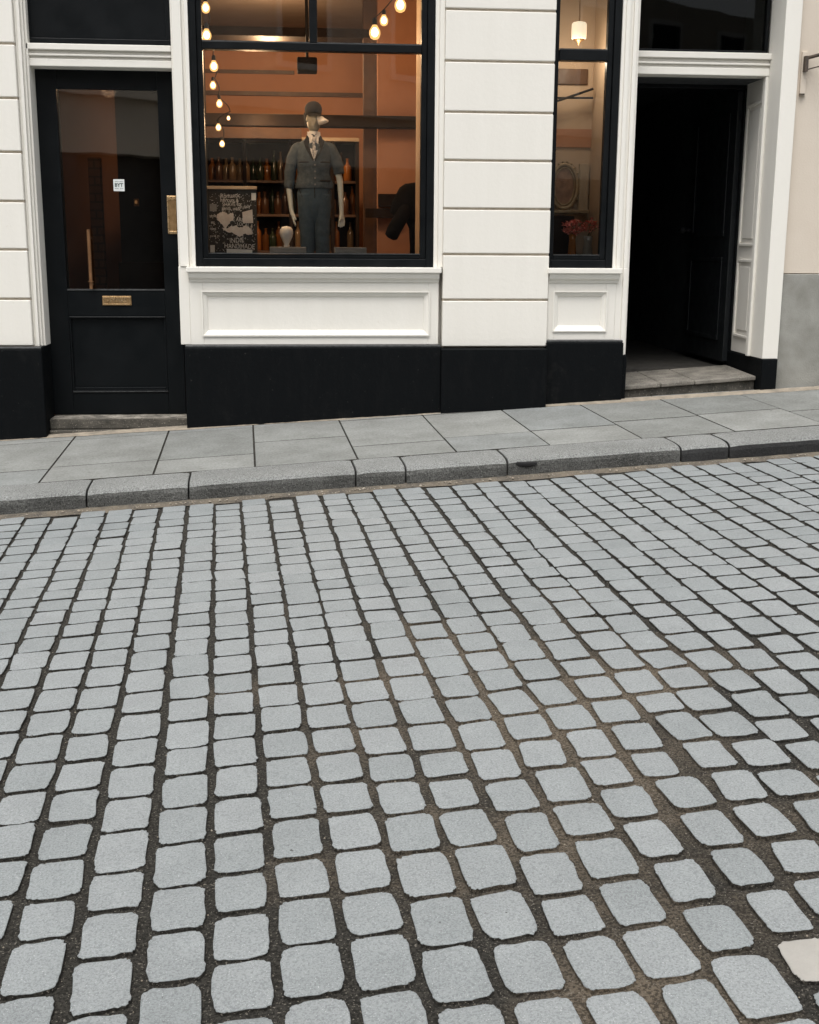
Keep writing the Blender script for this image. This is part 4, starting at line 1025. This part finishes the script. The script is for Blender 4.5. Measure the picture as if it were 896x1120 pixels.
# ================================================================== NARROW WINDOW CONTENTS
m=MB(); m.box(2.030,2.0495,.095,.7195,.96,3.04); m.build('window_lining','tan',B)
m=MB(); m.box(1.12,2.0495,.72,.76,.012,3.04); m.build('display_back','tan',B)
m=MB(); pxbox(m,600,648,141,161,.708,.0115); m.build('wall_band','terracotta',B)
m=MB(); pxbox(m,600,643,75,92,.70,.018); tag(m.build('wall_picture','brownwood',bevel=.003),'dark brown picture panel high in the narrow window','picture')
m=MB(); m.tube([at(608,111,.60),at(649,97,.60)],.008,8); m.tube([at(606,107,.615),at(649,107,.615)],.007,8)
o=m.build('rail','felt'); tag(o,'crossed thin black rails high inside the narrow window','rail')
m=MB(); sz=az(656,171,.3); m.box(2.022,2.0298,.24,.32,sz-.03,sz+.03); m.build('light_switch','white',B,bevel=.003)
# oval mirror
OY=.705
ocx,ocz=ax(617,204,OY),az(617,204,OY); ko=az(617,204,OY)-az(617,205,OY)
OM=thing('oval_mirror','ornate oval gilt mirror on the wall seen through the narrow window','mirror',(ocx,OY,ocz))
m=MB(); n=48; 
for rx,rz,rr in ((15,24,2.2),(11.5,20.5,1.0)):
    rings=[[ (ocx+(rx*ko+rr*ko*math.cos(q))*math.cos(a),OY-.012+rr*ko*.8*math.sin(q)*1.0,ocz+(rz*ko+rr*ko*math.cos(q))*math.sin(a)) for q in [2*math.pi*j/8 for j in range(8)]] for a in [2*math.pi*i/n for i in range(n+1)]]
    m.ring_loft(rings,cap=False)
for i in range(22):
    a=2*math.pi*i/22; m.lathe([(.2*ko,-1.6*ko),(1.7*ko,0),(.2*ko,1.6*ko)],(ocx+17.4*ko*math.cos(a),OY-.012,ocz+26.6*ko*math.sin(a)),8)
m.build('frame','gilt',OM,smooth=True)
m=MB(); m.add([(ocx+14.5*ko*math.cos(2*math.pi*i/n),OY+yy,ocz+23.5*ko*math.sin(2*math.pi*i/n)) for yy in (-.006,.004) for i in range(n)],[tuple(range(n)),tuple(range(n,2*n))]+[(i,(i+1)%n,n+(i+1)%n,n+i) for i in range(n)]); m.build('mirror_glass','oldmirror',OM)
m=MB(); pxbox(m,633.5,644,179,231,.685,.034); pxbox(m,634.5,638,187,230,.680,.0048); pxbox(m,640,643.5,187,230,.680,.0048); tag(m.build('cabinet','palewood',bevel=.003),'pale panelled cabinet front beside the oval mirror','cabinet')
m=MB(); pxbox(m,604,645,229.5,233,.56,.12); sf_=m.build('wall_shelf','gilt',bevel=.003); tag(sf_,'narrow shelf with scrolled edge below the oval mirror','shelf')
m=MB(); pxbox(m,603,628,236,277,.50,.21); tag(m.build('sideboard','darkwood',bevel=.004),'dark sideboard behind the coral flowers','sideboard')
# flowers: amber vase and glass vase
FY=.30
def vase(px,w,py0,py1,mt,label):
    kf=az(px,260,FY)-az(px,261,FY); x=ax(px,265,FY); z0=.9605; h=az(px,py0,FY)-z0
    t=thing('flower_vase',label,'vase',(x,FY,z0),'vases in the narrow window')
    m=MB(); m.lathe([(w*.7*kf,0),(w*.9*kf,.006),(w*1.0*kf,h*.45),(w*.75*kf,h*.85),(w*.9*kf,h)],(x,FY,z0),16); m.build('vase',mt,t,smooth=True); return t,x,z0+h,kf
MT['glassvase']=bottle_mat('smoky_glass',(.30,.27,.23))
t1,x1_,zt1,kf=vase(626,5.0,256,278,BOT[0],'amber vase holding the dense coral flowers in the narrow window')
t2,x2_,zt2,_=vase(643,6.0,258,278,MT['glassvase'],'smoky glass vase with paler pink flowers, right of the amber vase')
def blooms(t,cx,cy,rx,rz,nb,x0,z0):
    m=MB(); fr=random.Random(int(cx))
    st_=MB()
    for i in range(nb):
        a=fr.uniform(0,6.28); q=math.sqrt(fr.random()); p=Vector((ax(cx,cy,FY)+rx*kf*q*math.cos(a),FY+fr.uniform(-.05,.05),az(cx,cy,FY)+rz*kf*q*math.sin(a)))
        for j in range(7):
            b_=fr.uniform(0,6.28); e=fr.uniform(-.8,.8); r=fr.uniform(.8,1.4)*1.9*kf
            d1=Vector((math.cos(b_)*math.cos(e),math.sin(b_)*math.cos(e),math.sin(e))); d2=d1.cross(Vector((.3,.2,.9))).normalized()
            m.add([p,p+d1*r+d2*r*.6,p+d1*r*1.6,p+d1*r-d2*r*.6],[(0,1,2,3)])
        if i%4==0: st_.tube([(x0+fr.uniform(-.01,.01),FY,z0-.02),tuple((Vector((x0,FY,z0))+p)/2+Vector((0,0,.01))),p],.0015,5)
    m.build('blossom','petal',t); st_.build('stem','leaf',t)
blooms(t1,628,249,12,8,70,x1_,zt1); blooms(t2,647,246,7,6,22,x2_,zt2)

# ---- things seen through the left door
m=MB(); xa,xb=ax(98,220,1.9),ax(111,220,1.9); m.box(xa,xb,1.9,2.0,.012,az(104,172,1.9))
MT['brick']=None
bm_,nt,b=mat('orange_glazed_brick'); v=coords(nt,(1,1,1)); mp=N(nt,'ShaderNodeMapping'); mp.inputs['Rotation'].default_value=(R(90),0,0); nt.links.new(v,mp.inputs['Vector'])
br=N(nt,'ShaderNodeTexBrick'); br.inputs['Color1'].default_value=(.17,.085,.05,1); br.inputs['Color2'].default_value=(.13,.065,.04,1); br.inputs['Mortar'].default_value=(.06,.04,.03,1); br.inputs['Scale'].default_value=4; br.inputs['Mortar Size'].default_value=.03
nt.links.new(mp.outputs[0],br.inputs['Vector']); nt.links.new(br.outputs['Color'],b.inputs['Base Color']); b.inputs['Roughness'].default_value=.5; MT['brick']=bm_
m.build('brick_column','brick',B)
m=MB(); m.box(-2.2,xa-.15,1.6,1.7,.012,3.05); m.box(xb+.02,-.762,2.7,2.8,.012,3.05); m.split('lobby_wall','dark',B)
lm=thing('wall_lamp','tiny amber wall lamp glimpsed deep inside behind the left door glass','lamp',(ax(148,221,2.6),2.66,az(148,221,2.6)))
m=MB(); m.lathe([(.004,-.012),(.011,-.007),(.011,.010),(.004,.016)],(ax(148,221,2.6),2.64,az(148,221,2.6)),12); m.build('lamp_shade',emis('amber_lamp_glass',(1,.5,.2),.22),lm,smooth=True)
m=MB(); m.box(ax(148,221,2.6)-.02,ax(148,221,2.6)+.02,2.665,2.699,az(148,221,2.6)-.03,az(148,221,2.6)+.03); m.build('bracket','brass',lm)
m=MB(); ct=ax(133,262,2.0); m.box(ct-.02,-.76,1.9,2.4,.012,az(150,287,2.0)); tag(m.build('counter','darkwood',bevel=.006),'dark counter deep inside behind the left door glass','counter')
lamp((-1.35,1.4,2.2),2.2,.05,(1,.62,.34),'bulb_or_fill_light')  # added fill for the lobby; no bulb hangs here

# ================================================================== NEIGHBOUR
NB=thing('neighbouring_building','beige rendered building with grey granite base at the right edge','building',(6,.4,.3))
m=MB(); m.box(3.1925,10.5,.045,.6,.955,7.6); m.build('wall','beige',NB)
m=MB(); m.box(3.1925,10.5,.028,.6,-.2,.949); m.build('granite_base','granite',NB,bevel=.004)
m=MB(); m.box(3.1925,10.5,.050,.6,.9492,.9548); m.build('joint','mortar',NB)
for i in range(3):
    x0=4.6+1.9*i; m=MB(); m.box(x0,x0+1.0,.02,.0445,1.4,2.9); w=m.build('window','creamtrim',NB,bevel=.01); m=MB(); m.box(x0+.08,x0+.92,.012,.0195,1.48,2.82); m.build('pane','blackdoor',w)
m=MB(); m.box(3.1925,10.5,.61,6.2,-.2,7.6); m.build('rear_wall','beige',NB)
# iron bracket
bk=at(881,66,.02); BR=thing('wall_bracket','rusty iron sign bracket fixed to the beige wall at the right edge','bracket',(bk.x,.045,bk.z))
x=3.235; zt_,zb_=az(882,62,.04),az(876,105,.04)
m=MB(); m.box(x-.012,x+.026,.032,.0448,zb_,zt_+.03); m.build('back_plate','beige',BR,bevel=.003)
m=MB(); m.box(x-.003,x+.018,-.002,.0318,az(881,79,.04),zt_); m.tube([(x+.007,.03,zt_-.012),(x+.12,-.10,zt_+.012),(x+.30,-.32,zt_+.04)],.011,8); m.tube([(x+.007,.028,az(881,77,.04)),(x+.12,-.10,az(881,77,.04)+.025),(x+.30,-.32,zt_+.03)],.004,8)
m.build('arm','iron',BR)
m=MB(); m.box(x-.016,x+.016,.020,.0318,zb_+.004,zb_+.014); m.build('clip','iron',BR)

# ================================================================== OPPOSITE SIDE OF THE STREET
OB=thing('opposite_building','beige building with dark shopfront across the street, mirrored in the door glass','building',(-2,-12,-.5))
rotm=Matrix.Translation((-2,-12.2,0))@Matrix.Rotation(R(-34),4,'Z')
def oppb(m,name,mt,parent=OB,bevel=0):
    m.v=[tuple(rotm@Vector(p)) for p in m.v]; return m.build(name,mt,parent,bevel=bevel)
m=MB(); m.box(-6,16,-3,0,2.6,3.35); m.box(-6,16,-3,0,3.5505,6.4)
m.v=[tuple(rotm@Vector(p)) for p in m.v]; m.split('wall','opp',OB)
m=MB(); m.box(-6,16,-3,.18,3.3505,3.55); m.box(-6,16,-3,.08,2.5,2.5995); oppb(m,'cornice','opp')
m=MB()
for i in range(11): m.box(-6+2*i,-5.7+2*i,-.4,.04,-1.4,2.4995)
m.box(-6,16,-3,-.401,-1.4,2.4995); oppb(m,'shopfront','oppdark')
for i in range(9):
    x0=-5.2+2.4*i; m=MB(); m.box(x0,x0+1.1,.0015,.06,4.05,6.0); w=oppb(m,'window','creamtrim'); m=MB(); m.box(x0+.1,x0+1.0,.0605,.07,4.15,5.9); oppb(m,'pane','blackdoor',w)

# ================================================================== LIGHT
w=bpy.data.worlds.new('World'); sc.world=w; w.use_nodes=True; nt=w.node_tree
bg=nt.nodes['Background']; sky=nt.nodes.new('ShaderNodeTexSky'); sky.sky_type='NISHITA'; sky.sun_disc=False
SE,SR=66,200
sky.sun_elevation=R(SE); sky.sun_rotation=R(SR); sky.dust_density=4; sky.air_density=1.0; sky.ozone_density=1
hs=nt.nodes.new('ShaderNodeHueSaturation'); hs.inputs['Saturation'].default_value=.20
nt.links.new(sky.outputs[0],hs.inputs['Color']); nt.links.new(hs.outputs[0],bg.inputs[0]); bg.inputs[1].default_value=.15
s=bpy.data.lights.new('sun','SUN'); s.energy=1.1; s.angle=R(35); s.color=(1,.97,.92); so=bpy.data.objects.new('sun',s); col.objects.link(so)
# direction towards the sun: elevation SE, rotation measured like the sky's (0 = +Y, clockwise seen from above)
dv=Vector((math.sin(R(SR))*math.cos(R(SE)),math.cos(R(SR))*math.cos(R(SE)),math.sin(R(SE))))
so.rotation_euler=dv.to_track_quat('Z','Y').to_euler()
sc.view_settings.view_transform='Standard'; sc.view_settings.look='None'; sc.view_settings.gamma=1; sc.view_settings.exposure=.62
sc.view_settings.use_curve_mapping=False
sc.cycles.max_bounces=8; sc.cycles.transparent_max_bounces=12; sc.cycles.caustics_reflective=False; sc.cycles.caustics_refractive=False
sc.cycles.sample_clamp_indirect=4
